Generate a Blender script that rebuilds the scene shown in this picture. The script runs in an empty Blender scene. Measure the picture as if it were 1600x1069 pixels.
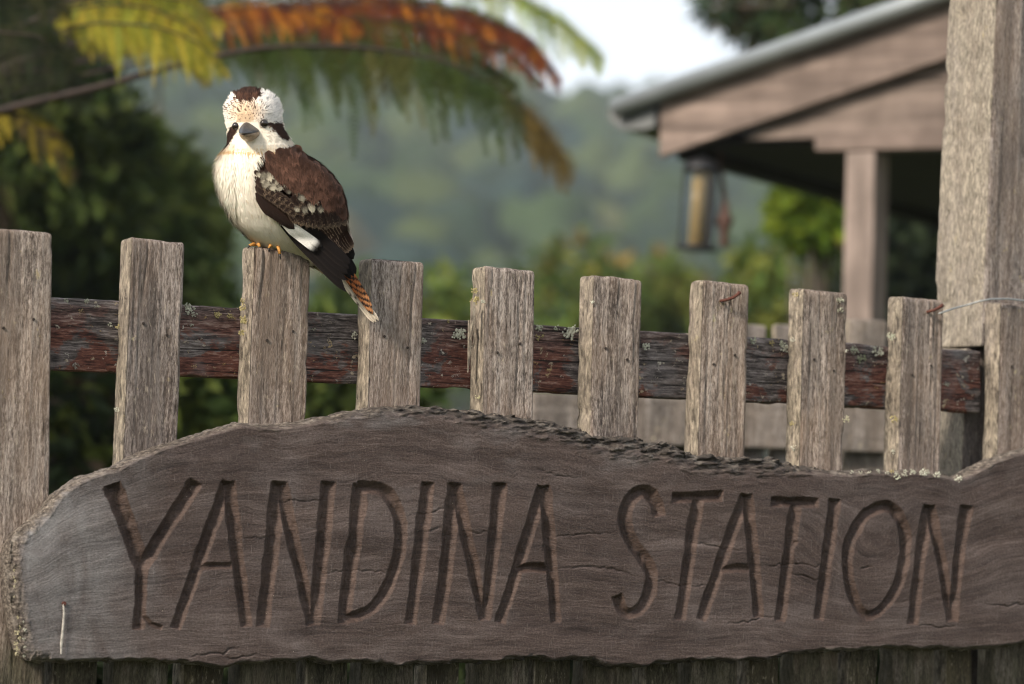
import bpy, bmesh, math, random
import numpy as np
from mathutils import Vector, Matrix
from mathutils.bvhtree import BVHTree

random.seed(7); RNG = np.random.default_rng(7)
SC = bpy.context.scene
COL = SC.collection
rad = math.radians

# ------------------------------------------------------------------ camera
W, H = 1600, 1069                      # photograph size, used to measure the place
FOV = 17.0
FPX = 800 / math.tan(rad(FOV / 2))
PITCH, ROLL, CAMZ = rad(2.66), rad(1.63), 1.10
YAW, DIST = rad(29.7), 5.353           # the fence runs away to the right
Fv = np.array([0, math.cos(PITCH), math.sin(PITCH)])
R0 = np.array([1., 0, 0]); U0 = np.cross(R0, Fv)
Rv = math.cos(ROLL) * R0 + math.sin(ROLL) * U0
Uv = -math.sin(ROLL) * R0 + math.cos(ROLL) * U0
CAMP = np.array([0, 0, CAMZ])

cam = bpy.data.cameras.new('camera'); cam_o = bpy.data.objects.new('camera', cam); COL.objects.link(cam_o)
cam.sensor_width = 36; cam.lens = 18 / math.tan(rad(FOV / 2)); cam.clip_start = .05; cam.clip_end = 6000
cam_o.matrix_world = Matrix(((Rv[0], Uv[0], -Fv[0], CAMP[0]), (Rv[1], Uv[1], -Fv[1], CAMP[1]), (Rv[2], Uv[2], -Fv[2], CAMP[2]), (0, 0, 0, 1)))
cam.dof.use_dof = True; cam.dof.focus_distance = 5.22; cam.dof.aperture_fstop = cam.lens / 1000 / .032
cam.dof.aperture_blades = 0
SC.camera = cam_o

# ------------------------------------------------------------------ sky, sun, exposure
SUN_AZ, SUN_EL = rad(222), rad(33)     # clockwise from +Y
world = bpy.data.worlds.new('World'); SC.world = world; world.use_nodes = True
wn = world.node_tree; wn.nodes.clear()
sky = wn.nodes.new('ShaderNodeTexSky'); sky.sky_type = 'NISHITA'; sky.sun_disc = False
sky.sun_elevation = SUN_EL; sky.sun_rotation = SUN_AZ; sky.air_density = 1.0; sky.dust_density = 4.0; sky.ozone_density = 1.0
bg = wn.nodes.new('ShaderNodeBackground'); bg.inputs['Strength'].default_value = .095
wo = wn.nodes.new('ShaderNodeOutputWorld')
# high thin overcast over the whole sky: cloud brightness varies softly, some clear sky shows through it
wc = wn.nodes.new('ShaderNodeTexCoord'); wz = wn.nodes.new('ShaderNodeTexNoise'); wz.inputs['Scale'].default_value = 2.2; wz.inputs['Detail'].default_value = 6
wr = wn.nodes.new('ShaderNodeValToRGB'); wr.color_ramp.elements[0].position = .3; wr.color_ramp.elements[0].color = (7.4, 7.9, 8.6, 1)
wr.color_ramp.elements[1].position = .7; wr.color_ramp.elements[1].color = (9.6, 9.7, 9.8, 1)
wm = wn.nodes.new('ShaderNodeMix'); wm.data_type = 'RGBA'; wm.inputs[0].default_value = .75
wn.links.new(wc.outputs['Generated'], wz.inputs['Vector']); wn.links.new(wz.outputs[0], wr.inputs[0])
wn.links.new(sky.outputs[0], wm.inputs[6]); wn.links.new(wr.outputs[0], wm.inputs[7])
wn.links.new(wm.outputs[2], bg.inputs['Color']); wn.links.new(bg.outputs[0], wo.inputs['Surface'])
sl = bpy.data.lights.new('sun', 'SUN'); sl.energy = 3.9; sl.angle = rad(10); sl.color = (1, .905, .785)
so = bpy.data.objects.new('sun', sl); COL.objects.link(so)
sd = Vector((math.cos(SUN_EL) * math.sin(SUN_AZ), math.cos(SUN_EL) * math.cos(SUN_AZ), math.sin(SUN_EL)))
so.rotation_euler = sd.to_track_quat('Z', 'Y').to_euler()
SC.view_settings.view_transform = 'Standard'; SC.view_settings.look = 'None'
SC.view_settings.exposure = 0.78; SC.view_settings.gamma = 1
SC.render.engine = 'CYCLES'
SC.cycles.use_denoising = True
SC.cycles.max_bounces = 6; SC.cycles.volume_bounces = 0; SC.cycles.transparent_max_bounces = 8
SC.cycles.use_adaptive_sampling = True
SC.cycles.filter_width = 1.1

# ------------------------------------------------------------------ measuring helpers
def ray(px, py):
    return Fv + Rv * ((px - W / 2) / FPX) + Uv * ((H / 2 - py) / FPX)
def at(px, py, Y):
    d = ray(px, py); return CAMP + d * (Y / d[1])
class Frame:
    """A vertical plane standing in the place: a along it, d behind it, z up."""
    def __init__(s, ox, oy, yaw):
        s.o = np.array([ox, oy, 0.]); s.yaw = yaw
        s.u = np.array([math.cos(yaw), math.sin(yaw), 0]); s.v = np.array([-math.sin(yaw), math.cos(yaw), 0])
    def pix(s, px, py, d=0.):
        px = np.asarray(px, float); py = np.asarray(py, float); d = np.asarray(d, float)
        r = Fv + ((px - W / 2) / FPX)[..., None] * Rv + ((H / 2 - py) / FPX)[..., None] * Uv
        t = (((s.o - CAMP) @ s.v) + d) / (r @ s.v)
        P = CAMP + r * t[..., None] - s.o
        return np.stack([P @ s.u, P @ s.v, P[..., 2]], -1)
    def world(s, p):
        return s.o + s.u * p[0] + s.v * p[1] + np.array([0, 0, p[2]])
FENCE = Frame(0, DIST, YAW)
_p = at(1200, 300, 10.6)
SHED = Frame(_p[0], _p[1], rad(-25))

# ------------------------------------------------------------------ value noise (numpy)
def _h(i, j, k, seed):
    n = (i * 374761393 + j * 668265263 + k * 2147483647 + seed * 1274126177) & 0xffffffff
    n = ((n ^ (n >> 13)) * 1274126177) & 0xffffffff
    return ((n ^ (n >> 16)) & 0xffff) / 65535.0
def vnoise(x, y, z=0., seed=0):
    x, y, z = np.broadcast_arrays(np.asarray(x, float), np.asarray(y, float), np.asarray(z, float))
    i, j, k = (np.floor(a).astype(np.int64) for a in (x, y, z))
    f, g, h = x - i, y - j, z - k
    f, g, h = (a * a * (3 - 2 * a) for a in (f, g, h))
    r = 0
    for a in (0, 1):
        for b in (0, 1):
            for c in (0, 1):
                r = r + _h(i + a, j + b, k + c, seed) * (f if a else 1 - f) * (g if b else 1 - g) * (h if c else 1 - h)
    return r
def fbm(x, y, z=0., seed=0, o=4):
    r = 0; a = .5
    x, y, z = np.asarray(x, float), np.asarray(y, float), np.asarray(z, float)
    for k in range(o):
        r = r + a * vnoise(x * 2 ** k, y * 2 ** k, z * 2 ** k, seed + k); a /= 2
    return r

# ------------------------------------------------------------------ object helpers
def tag(o, label, cat, group=None, kind=None):
    if label: o['label'] = label
    if cat: o['category'] = cat
    if group: o['group'] = group
    if kind: o['kind'] = kind
    return o
def empty(name, loc=(0, 0, 0), rz=0.):
    o = bpy.data.objects.new(name, None); COL.objects.link(o); o.location = loc; o.rotation_euler = (0, 0, rz)
    o.empty_display_size = .05
    return o
def frame_empty(name, fr): return empty(name, tuple(fr.o), fr.yaw)
def mesh_obj(name, verts, faces, mat, parent=None, col=None, smooth=True, uv=None, kind=None):
    me = bpy.data.meshes.new(name)
    verts = np.asarray(verts, float)
    if isinstance(faces, np.ndarray):
        nf, k = faces.shape
        me.vertices.add(len(verts)); me.vertices.foreach_set('co', verts.ravel())
        me.loops.add(nf * k); me.polygons.add(nf)
        me.loops.foreach_set('vertex_index', faces.ravel().astype(np.int32))
        me.polygons.foreach_set('loop_start', (np.arange(nf) * k).astype(np.int32))
        me.update(calc_edges=True)
    else:
        me.from_pydata([tuple(v) for v in verts], [], [tuple(f) for f in faces]); me.update()
    if smooth: me.polygons.foreach_set('use_smooth', np.ones(len(me.polygons), bool))
    if col is not None:
        c = np.asarray(col, float)
        if c.shape[1] == 3: c = np.concatenate([c, np.ones((len(c), 1))], 1)
        a = me.color_attributes.new('col', 'FLOAT_COLOR', 'POINT'); a.data.foreach_set('color', c.ravel())
    if uv is not None:
        l = me.uv_layers.new(name='UVMap'); idx = np.empty(len(me.loops), np.int32); me.loops.foreach_get('vertex_index', idx)
        l.data.foreach_set('uv', np.asarray(uv, float)[idx].ravel())
    me.validate()
    if mat: me.materials.append(mat)
    o = bpy.data.objects.new(name, me); COL.objects.link(o)
    if parent: o.parent = parent
    if kind: o['kind'] = kind
    return o
class MB:
    def __init__(s): s.v = []; s.f = []; s.c = []
    def add(s, v, f, c=None):
        n = len(s.v); s.v += [tuple(map(float, p)) for p in v]; s.f += [tuple(n + i for i in q) for q in f]
        s.c += [c if c else (1, 1, 1)] * len(v); return s
    def box(s, lo, hi, c=None, bev=0.):
        (x0, y0, z0), (x1, y1, z1) = lo, hi
        v = [(x0, y0, z0), (x1, y0, z0), (x1, y1, z0), (x0, y1, z0), (x0, y0, z1), (x1, y0, z1), (x1, y1, z1), (x0, y1, z1)]
        return s.add(v, [(3, 2, 1, 0), (4, 5, 6, 7), (0, 1, 5, 4), (1, 2, 6, 5), (2, 3, 7, 6), (3, 0, 4, 7)], c)
    def prism(s, poly, d0, d1, c=None):
        """poly of (a, z), extruded from d0 to d1."""
        n = len(poly); v = [(a, d0, z) for a, z in poly] + [(a, d1, z) for a, z in poly]
        f = [tuple(range(n)), tuple(range(2 * n - 1, n - 1, -1))] + [(i, (i + n), (i + 1) % n + n, (i + 1) % n) for i in range(n)]
        return s.add(v, f, c)
    def tube(s, pts, r, n=8, c=None, cap=True):
        pts = [np.asarray(p, float) for p in pts]
        rs = r if hasattr(r, '__len__') else [r] * len(pts)
        v = []; up = np.array([.13, .21, .97])
        for i, p in enumerate(pts):
            t = pts[min(i + 1, len(pts) - 1)] - pts[max(i - 1, 0)]; t = t / (np.linalg.norm(t) + 1e-9)
            a = np.cross(t, up)
            if np.linalg.norm(a) < .15: a = np.cross(t, np.array([1., 0, 0]))
            a /= np.linalg.norm(a); b = np.cross(t, a)
            for k in range(n):
                w = 2 * math.pi * k / n; v.append(p + rs[i] * (a * math.cos(w) + b * math.sin(w)))
        f = [(i * n + k, i * n + (k + 1) % n, (i + 1) * n + (k + 1) % n, (i + 1) * n + k) for i in range(len(pts) - 1) for k in range(n)]
        if cap: f += [tuple(range(n))[::-1], tuple((len(pts) - 1) * n + k for k in range(n))]
        return s.add(v, f, c)
    def lathe(s, prof, cx, cy, n=24, c=None):
        v = [(cx + r * math.cos(2 * math.pi * k / n), cy + r * math.sin(2 * math.pi * k / n), z) for r, z in prof for k in range(n)]
        f = [(i * n + k, i * n + (k + 1) % n, (i + 1) * n + (k + 1) % n, (i + 1) * n + k) for i in range(len(prof) - 1) for k in range(n)]
        f += [tuple(range(n))[::-1], tuple((len(prof) - 1) * n + k for k in range(n))]
        return s.add(v, f, c)
    def build(s, name, mat, parent=None, smooth=False, kind=None, bevel=0):
        o = mesh_obj(name, s.v, s.f, mat, parent, col=s.c, smooth=smooth, kind=kind)
        if bevel:
            m = o.modifiers.new('bevel', 'BEVEL'); m.width = bevel; m.segments = 2; m.limit_method = 'ANGLE'
        return o

# ------------------------------------------------------------------ materials
class NT:
    def __init__(s, name):
        s.m = bpy.data.materials.new(name); s.m.use_nodes = True; s.t = s.m.node_tree; s.t.nodes.clear()
        s.out = s.n('ShaderNodeOutputMaterial'); s.bsdf = s.n('ShaderNodeBsdfPrincipled')
        s.l(s.bsdf.outputs[0], s.out.inputs['Surface'])
    def n(s, t, **k):
        x = s.t.nodes.new(t)
        for a, b in k.items(): setattr(x, a, b)
        return x
    def l(s, a, b): s.t.links.new(a, b)
    def coord(s, which='Object'): return s.n('ShaderNodeTexCoord').outputs[which]
    def map(s, vec, scale=(1, 1, 1), loc=(0, 0, 0), rot=(0, 0, 0)):
        m = s.n('ShaderNodeMapping'); s.l(vec, m.inputs[0]); m.inputs['Scale'].default_value = scale
        m.inputs['Location'].default_value = loc; m.inputs['Rotation'].default_value = rot; return m.outputs[0]
    def noise(s, vec, scale=1., detail=4., rough=.6, dist=0.):
        x = s.n('ShaderNodeTexNoise'); s.l(vec, x.inputs['Vector']); x.inputs['Scale'].default_value = scale
        x.inputs['Detail'].default_value = detail; x.inputs['Roughness'].default_value = rough; x.inputs['Distortion'].default_value = dist
        return x.outputs[0]
    def vor(s, vec, scale=1., feature='F1', out=0):
        x = s.n('ShaderNodeTexVoronoi', feature=feature); s.l(vec, x.inputs['Vector']); x.inputs['Scale'].default_value = scale
        return x.outputs[out]
    def ramp(s, fac, stops, interp='LINEAR'):
        x = s.n('ShaderNodeValToRGB'); s.l(fac, x.inputs[0]); r = x.color_ramp; r.interpolation = interp
        while len(r.elements) > 1: r.elements.remove(r.elements[-1])
        for i, (p, c) in enumerate(stops):
            e = r.elements[0] if i == 0 else r.elements.new(p)
            e.position = p; e.color = (c, c, c, 1) if not hasattr(c, '__len__') else (*c, 1)
        return x.outputs[0]
    def mix(s, fac, a, b, mode='MIX'):
        x = s.n('ShaderNodeMix', data_type='RGBA', blend_type=mode)
        for v, i in ((fac, 0), (a, 6), (b, 7)):
            if hasattr(v, 'links'): s.l(v, x.inputs[i])
            elif hasattr(v, '__len__'): x.inputs[i].default_value = (*v, 1)
            else: x.inputs[i].default_value = v if i == 0 else (v, v, v, 1)
        return x.outputs[2]
    def math(s, op, a, b=0.):
        x = s.n('ShaderNodeMath', operation=op)
        for v, i in ((a, 0), (b, 1)):
            if hasattr(v, 'links'): s.l(v, x.inputs[i])
            else: x.inputs[i].default_value = v
        return x.outputs[0]
    def attr(s, name='col', out=0):
        x = s.n('ShaderNodeAttribute', attribute_name=name); return x.outputs[out]
    def rand(s): return s.n('ShaderNodeObjectInfo').outputs['Random']
    def bump(s, h, dist=.002, strength=1., prev=None):
        x = s.n('ShaderNodeBump'); s.l(h, x.inputs['Height']); x.inputs['Distance'].default_value = dist; x.inputs['Strength'].default_value = strength
        if prev: s.l(prev, x.inputs['Normal'])
        return x.outputs[0]
    def done(s, color=None, rough=.8, normal=None, spec=.3, **k):
        i = s.bsdf.inputs
        if color is not None:
            if hasattr(color, 'links'): s.l(color, i['Base Color'])
            else: i['Base Color'].default_value = (*color, 1)
        if hasattr(rough, 'links'): s.l(rough, i['Roughness'])
        else: i['Roughness'].default_value = rough
        i['Specular IOR Level'].default_value = spec
        if normal: s.l(normal, i['Normal'])
        for a, b in k.items(): i[a.replace('_', ' ')].default_value = b
        return s.m

def offset_coord(t):
    """Object coordinates shifted by each object's own random number, so no two pieces share their grain."""
    v = t.n('ShaderNodeVectorMath', operation='ADD'); t.l(t.coord(), v.inputs[0])
    c = t.n('ShaderNodeCombineXYZ'); r = t.rand()
    for k, f in enumerate((37., 91., 53.)): t.l(t.math('MULTIPLY', r, f), c.inputs[k])
    t.l(c.outputs[0], v.inputs[1]); return v.outputs[0]

def wood(name, dark, mid, light, side_tint=(.262, .222, .170), lichen=.5, bumpd=.0016, sidescale=1., sidecon=1., moss_shade=False):
    t = NT(name); co = offset_coord(t)
    a = t.noise(t.map(co, (80, 80, 5.5)), 1, 6, .68, .5)
    b = t.noise(t.map(co, (330, 330, 55)), 1, 4, .72, .3)
    f = t.noise(t.map(co, (620, 620, 150)), 1, 3, .75)
    c = t.noise(t.map(co, (16, 16, 2.6)), 1, 4, .6, .5)
    m = t.math('ADD', t.math('ADD', t.math('MULTIPLY', a, .30), t.math('MULTIPLY', b, .36)), t.math('MULTIPLY', f, .34))
    col = t.ramp(m, [(.40, tuple(x * .45 for x in dark)), (.455, dark), (.505, mid), (.56, light), (.63, tuple(min(1, x * 1.4) for x in light))])
    col = t.mix(t.ramp(c, [(.38, .68), (.58, 0.)]), col, tuple(x * .9 for x in dark))
    # warm and cool patches along the length
    pt = t.noise(t.map(co, (9, 9, 5)), 1, 4, .6)
    col = t.mix(t.ramp(pt, [(.4, .0), (.65, .35)]), col, tuple(x * y for x, y in zip(mid, (1.15, .98, .80))))
    # every piece has weathered to its own tone
    rn = t.rand(); col = t.mix(1., col, t.ramp(rn, [(0., (.86, .86, .87)), (.35, (1.03, 1.0, .96)), (.7, (.94, .96, 1.0)), (1., (1.14, 1.12, 1.08))]), 'MULTIPLY')
    # left sides take a warmer, mottled ochre tint (red channel of the attribute marks them)
    sep = t.n('ShaderNodeSeparateColor'); t.l(t.attr(), sep.inputs[0])
    sm = t.noise(t.map(co, (110 * sidescale, 110 * sidescale, 42 * sidescale)), 1, 6, .72, .4)
    sc_ = t.ramp(sm, [(.38, tuple(x * (1 - .78 * sidecon) for x in side_tint)), (.455, tuple(x * (1 - .34 * sidecon) for x in side_tint)), (.53, side_tint), (.62, tuple(min(1, x * (1 + .7 * sidecon)) for x in side_tint))])
    sidef = t.math('MULTIPLY', sep.outputs[0], t.ramp(t.noise(t.map(co, (30, 30, 8)), 1, 5, .65), [(.3, .45), (.6, .9)]))
    col = t.mix(sidef, col, sc_)
    fl = t.noise(t.map(co, (200, 200, 55)), 1, 4, .65)
    flm = t.math('MULTIPLY', t.ramp(fl, [(.60, 0.), (.68, 1.)]), t.math('ADD', .40, t.math('MULTIPLY', sep.outputs[0], .35)))
    col = t.mix(flm, col, (.47, .40, .31))
    li = t.noise(t.map(co, (46, 46, 30)), 1, 6, .72)
    lim = t.math('MULTIPLY', t.ramp(li, [(.64, 0.), (.68, 1.)]), lichen)
    col = t.mix(lim, col, t.ramp(fl, [(.4, (.36, .27, .10)), (.6, (.52, .47, .33))]))
    bl = t.ramp(t.noise(t.map(co, (270, 270, 20)), 1, 3, .55), [(.28, 1.), (.34, 0.)])
    col = t.mix(t.math('MULTIPLY', bl, .85), col, (.030, .024, .019))
    if moss_shade:      # algae plus the sign's shade, both painted green-black on the feet, ragged upper limit
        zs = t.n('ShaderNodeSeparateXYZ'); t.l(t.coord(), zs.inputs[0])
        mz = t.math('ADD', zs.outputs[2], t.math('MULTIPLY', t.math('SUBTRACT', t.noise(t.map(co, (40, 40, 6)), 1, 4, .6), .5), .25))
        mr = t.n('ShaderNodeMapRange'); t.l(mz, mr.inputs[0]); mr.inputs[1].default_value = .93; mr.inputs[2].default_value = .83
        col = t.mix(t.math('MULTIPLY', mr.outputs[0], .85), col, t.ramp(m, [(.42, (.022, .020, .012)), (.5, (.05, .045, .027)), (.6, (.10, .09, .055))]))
    hgt = t.math('SUBTRACT', t.math('ADD', t.math('MULTIPLY', m, 1.6), t.math('MULTIPLY', lim, .25)), t.math('MULTIPLY', bl, .6))
    hgt = t.math('ADD', hgt, t.math('MULTIPLY', t.math('MULTIPLY', sm, sep.outputs[0]), 1.2 * sidecon * sidecon))
    return t.done(col, .9, t.bump(hgt, bumpd * 2.4), .15)

M = {}
M['picket'] = wood('picket_wood', (.098, .079, .069), (.232, .193, .170), (.375, .325, .292), moss_shade=True)
M['post'] = wood('post_wood', (.120, .099, .088), (.245, .208, .186), (.36, .318, .288), (.272, .238, .190), .5, sidescale=1.7, sidecon=.72)
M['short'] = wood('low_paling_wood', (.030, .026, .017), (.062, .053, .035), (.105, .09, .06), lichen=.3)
M['back'] = wood('back_fence_wood', (.095, .083, .074), (.185, .163, .148), (.29, .262, .24), lichen=.95)

def mk_rail():
    t = NT('rail_wood'); co = offset_coord(t)
    a = t.noise(t.map(co, (14, 90, 190)), 1, 6, .7, .9)
    f = t.noise(t.map(co, (70, 300, 420)), 1, 4, .7)
    m = t.math('ADD', t.math('MULTIPLY', a, .6), t.math('MULTIPLY', f, .4))
    col = t.ramp(m, [(.40, (.016, .013, .012)), (.47, (.066, .053, .049)), (.54, (.155, .128, .120)), (.62, (.31, .27, .255))])
    r = t.noise(t.map(co, (11, 20, 17)), 1, 5, .65, .6)
    z = t.n('ShaderNodeSeparateXYZ'); t.l(t.coord(), z.inputs[0])
    low = t.n('ShaderNodeMapRange'); t.l(z.outputs[2], low.inputs[0]); low.inputs[1].default_value = 1.392; low.inputs[2].default_value = 1.33
    rm = t.math('MULTIPLY', t.ramp(t.math('ADD', r, t.math('MULTIPLY', t.math('SUBTRACT', f, .5), .22)), [(.47, 0.), (.505, 1.)]), low.outputs[0])
    rc = t.ramp(m, [(.40, (.018, .009, .008)), (.47, (.085, .028, .019)), (.54, (.16, .056, .035)), (.63, (.31, .20, .16))])
    col = t.mix(t.math('MULTIPLY', rm, .9), col, rc)
    ol = t.ramp(t.noise(t.map(co, (10, 20, 14)), 1, 4, .6), [(.55, 0.), (.68, .5)])
    col = t.mix(ol, col, (.17, .155, .155))
    li = t.noise(t.map(co, (75, 75, 95)), 1, 5, .72)
    lim = t.ramp(li, [(.615, 0.), (.645, 1.)])
    lc = t.ramp(t.noise(co, 14, 2), [(.4, (.40, .27, .11)), (.6, (.50, .46, .40))])
    col = t.mix(t.math('MULTIPLY', lim, .85), col, lc)
    cr = t.ramp(t.noise(t.map(co, (6, 60, 230)), 1, 2, .5, .5), [(.31, 1.), (.36, 0.)])
    col = t.mix(cr, col, (.01, .008, .007))
    h = t.math('SUBTRACT', t.math('ADD', m, t.math('MULTIPLY', lim, .3)), t.math('MULTIPLY', cr, .5))
    return t.done(col, .8, t.bump(h, .0024), .25)
M['rail'] = mk_rail()

def mk_sign():
    t = NT('carved_slab_wood')
    uv = t.coord('UV'); ob = t.coord()
    at_ = t.n('ShaderNodeAttribute', attribute_name='col')
    sep = t.n('ShaderNodeSeparateColor'); t.l(at_.outputs[0], sep.inputs[0])       # r bark, g groove, b pale weathering, alpha dark bark
    g1 = t.noise(t.map(uv, (2.2, 30, 1)), 1, 7, .66, .35)
    g2 = t.noise(t.map(uv, (14, 260, 1)), 1, 4, .65, .3)
    cl = t.noise(t.map(ob, (7, 7, 11)), 1, 6, .62, .8)
    fine = t.noise(t.map(ob, (260, 40, 420)), 1, 4, .7)
    m = t.math('ADD', t.math('ADD', t.math('MULTIPLY', g1, .32), t.math('MULTIPLY', g2, .30)), t.math('MULTIPLY', fine, .38))
    col = t.ramp(m, [(.39, (.017, .0100, .0080)), (.46, (.040, .0258, .0215)), (.53, (.066, .0450, .0380)), (.61, (.122, .090, .079))])
    col = t.mix(t.ramp(cl, [(.46, 0.), (.70, .55)]), col, t.ramp(m, [(.42, (.068, .051, .047)), (.58, (.160, .132, .124))]))
    sc = t.noise(t.map(ob, (420, 40, 45), rot=(0, rad(42), 0)), 1, 3, .6)
    sc2 = t.noise(t.map(ob, (45, 40, 500), rot=(0, rad(-12), 0)), 1, 3, .6)
    scm = t.math('MULTIPLY', t.ramp(t.math('MAXIMUM', sc, sc2), [(.60, 0.), (.74, 1.)]), .32)
    col = t.mix(scm, col, (.235, .20, .185))
    col = t.mix(t.math('MULTIPLY', sep.outputs[2], t.ramp(t.noise(t.map(ob, (13, 9, 7)), 1, 6, .65, .8), [(.30, .15), (.65, 1.)])), col, t.ramp(m, [(.42, (.13, .122, .121)), (.58, (.27, .258, .256))]))
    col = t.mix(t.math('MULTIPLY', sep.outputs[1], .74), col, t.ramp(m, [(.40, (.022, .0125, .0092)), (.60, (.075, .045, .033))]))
    bk = t.noise(t.map(ob, (70, 150, 260)), 1, 6, .72, .6); bk2 = t.noise(ob, 45, 4, .6)
    bc = t.ramp(bk, [(.38, (.028, .021, .016)), (.5, (.095, .075, .060)), (.62, (.26, .22, .18))])
    bd_ = t.ramp(bk, [(.38, (.012, .009, .008)), (.54, (.045, .036, .029)), (.68, (.16, .13, .105))])
    bc = t.mix(at_.outputs['Alpha'], bc, bd_)
    bc = t.mix(t.ramp(bk2, [(.55, 0.), (.66, .4)]), bc, (.25, .22, .19))
    col = t.mix(sep.outputs[0], col, bc)
    fl = t.vor(ob, 75)
    flm = t.math('MULTIPLY', t.ramp(fl, [(.03, 1.), (.05, 0.)]), t.ramp(t.noise(ob, 11, 2), [(.56, 0.), (.60, .8)]))
    col = t.mix(flm, col, (.45, .38, .30))
    h = t.math('ADD', t.math('MULTIPLY', t.math('ADD', g2, t.math('MULTIPLY', fine, 1.2)), .35), t.math('ADD', t.math('MULTIPLY', scm, .6), t.math('MULTIPLY', t.math('MULTIPLY', bk, sep.outputs[0]), 1.3)))
    return t.done(col, t.ramp(cl, [(.3, .60), (.7, .78)]), t.bump(h, .0028), .3)
M['sign'] = mk_sign()

def simple(name, c, rough=.7, var=.25, scale=30, metallic=0., spec=.3, bump=.001):
    t = NT(name); n = t.noise(t.coord(), scale, 5, .65)
    col = t.ramp(n, [(.3, tuple(x * (1 - var) for x in c)), (.7, tuple(min(1, x * (1 + var)) for x in c))])
    t.bsdf.inputs['Metallic'].default_value = metallic
    return t.done(col, rough, t.bump(n, bump), spec)
M['rust'] = simple('rusty_iron', (.075, .024, .015), .8, .5, 300)
M['wire'] = simple('galvanised_wire', (.30, .31, .31), .45, .2, 200, .7)
M['hole'] = simple('nail_rust_dark', (.03, .022, .018), .9, .3, 200)
def mk_lichen():
    t = NT('lichen_crust'); n = t.noise(t.coord(), 260, 4, .7)
    col = t.mix(t.ramp(n, [(.35, 0.), (.6, 1.)]), (.30, .29, .23), (.66, .65, .56))
    col = t.mix(1., col, t.attr(), 'MULTIPLY')
    return t.done(col, .95, t.bump(n, .003), .1)
M['lichen'] = mk_lichen()

def mk_attr(name, rough=.7, spec=.25, trans=0., var=.0, scale=60, sheen=0.):
    t = NT(name); col = t.attr()
    if var:
        n = t.noise(t.coord(), scale, 3, .6); col = t.mix(1., col, t.ramp(n, [(.3, 1 - var), (.7, 1 + var)]), 'MULTIPLY')
    t.done(col, rough, None, spec)
    if trans:
        tr = t.n('ShaderNodeBsdfTranslucent'); t.l(col, tr.inputs[0]); mx = t.n('ShaderNodeMixShader'); mx.inputs[0].default_value = trans
        t.l(t.bsdf.outputs[0], mx.inputs[1]); t.l(tr.outputs[0], mx.inputs[2]); t.l(mx.outputs[0], t.out.inputs['Surface'])
    return t.m
M['leaf'] = mk_attr('leaves', .7, .10, .35)
M['frond'] = mk_attr('fern_frond', .7, .10, .4)
M['plume'] = mk_attr('bird_plumage', .9, .05, .08)
M['feather'] = mk_attr('bird_flight_feathers', .85, .05, 0, .25, 1100)
M['bark'] = simple('tree_bark', (.07, .055, .042), .9, .5, 14, bump=.01)
M['fernrib'] = simple('fern_rib', (.022, .013, .009), .7, .4, 40)
def shedwood(name, c, vert=False):
    t = NT(name); co = offset_coord(t)
    n = t.noise(t.map(co, (26, 26, 1.5) if vert else (1.5, 26, 26)), 1, 6, .65, .4); st = t.noise(t.map(co, (3, 3, 2)), 1, 5, .65)
    col = t.ramp(n, [(.35, tuple(x * .55 for x in c)), (.5, c), (.66, tuple(x * 1.4 for x in c))])
    col = t.mix(t.ramp(st, [(.42, .65), (.62, 0.)]), col, tuple(x * .42 for x in c))
    return t.done(col, .85, t.bump(n, .004), .15)
M['shed_wood'] = shedwood('shed_timber', (.195, .148, .125))
M['shed_wood2'] = shedwood('shed_gable_board', (.165, .128, .108))
M['shed_post'] = shedwood('shed_post_timber', (.25, .197, .170), True)
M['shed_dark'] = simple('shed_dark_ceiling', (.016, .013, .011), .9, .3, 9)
M['roof'] = simple('roof_sheet_metal', (.26, .28, .29), .45, .15, 6, .6)
M['gutter'] = simple('gutter_paint', (.12, .125, .125), .6, .2, 8, .1)

# ------------------------------------------------------------------ the setting: ground, hill, forest on it
def mk_ground():
    t = NT('grass_ground'); n = t.noise(t.coord(), .8, 6, .65)
    return t.done(t.ramp(n, [(.3, (.035, .045, .015)), (.55, (.07, .085, .028)), (.75, (.12, .105, .055))]), .9, t.bump(t.noise(t.coord(), 20, 5), .05), .1)
M['ground'] = mk_ground()
g = mesh_obj('ground', [(-3000, -3000, 0), (3000, -3000, 0), (3000, 3000, 0), (-3000, 3000, 0)], [(0, 1, 2, 3)], M['ground'])
g['kind'] = 'structure'

HX = np.array([-1500, -700, -200, 300, 620, 830, 960, 1200, 1500, 2200, 3200]); HYp = np.array([120, 40, 10, 45, 88, 140, 172, 195, 160, 90, 140])
HD0, HD1 = 130., 430.
def hill_z(X, Y):
    """height of the wooded hill: skyline as seen behind the ferns, falling to the flat towards us"""
    px = 800 + X / np.maximum(Y, 50) * FPX
    top = (740 - np.interp(px, HX, HYp)) / FPX * HD1
    t = np.clip((Y - HD0) / (HD1 - HD0), 0, 1); t2 = np.clip((Y - HD1) / 300, 0, 1)
    s = t ** 1.15 * (1 - .55 * t2 * t2)
    gul = (fbm(X / 55, Y / 80, seed=3) - .47) * 2 * t * (1 - t * .85)
    return top * s + gul - .2
gx, gy = np.meshgrid(np.linspace(-420, 420, 120), np.linspace(HD0, 760, 70))
gz = hill_z(gx, gy)
hv = np.stack([gx.ravel(), gy.ravel(), gz.ravel()], 1)
ii = np.arange(69)[:, None] * 120 + np.arange(119)[None]
hf = np.stack([ii, ii + 1, ii + 121, ii + 120], -1).reshape(-1, 4)
M['hill'] = simple('hill_grass_and_scrub', (.045, .055, .025), .95, .4, .05)
hill = mesh_obj('hill', hv, hf, M['hill']); hill['kind'] = 'structure'

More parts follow.
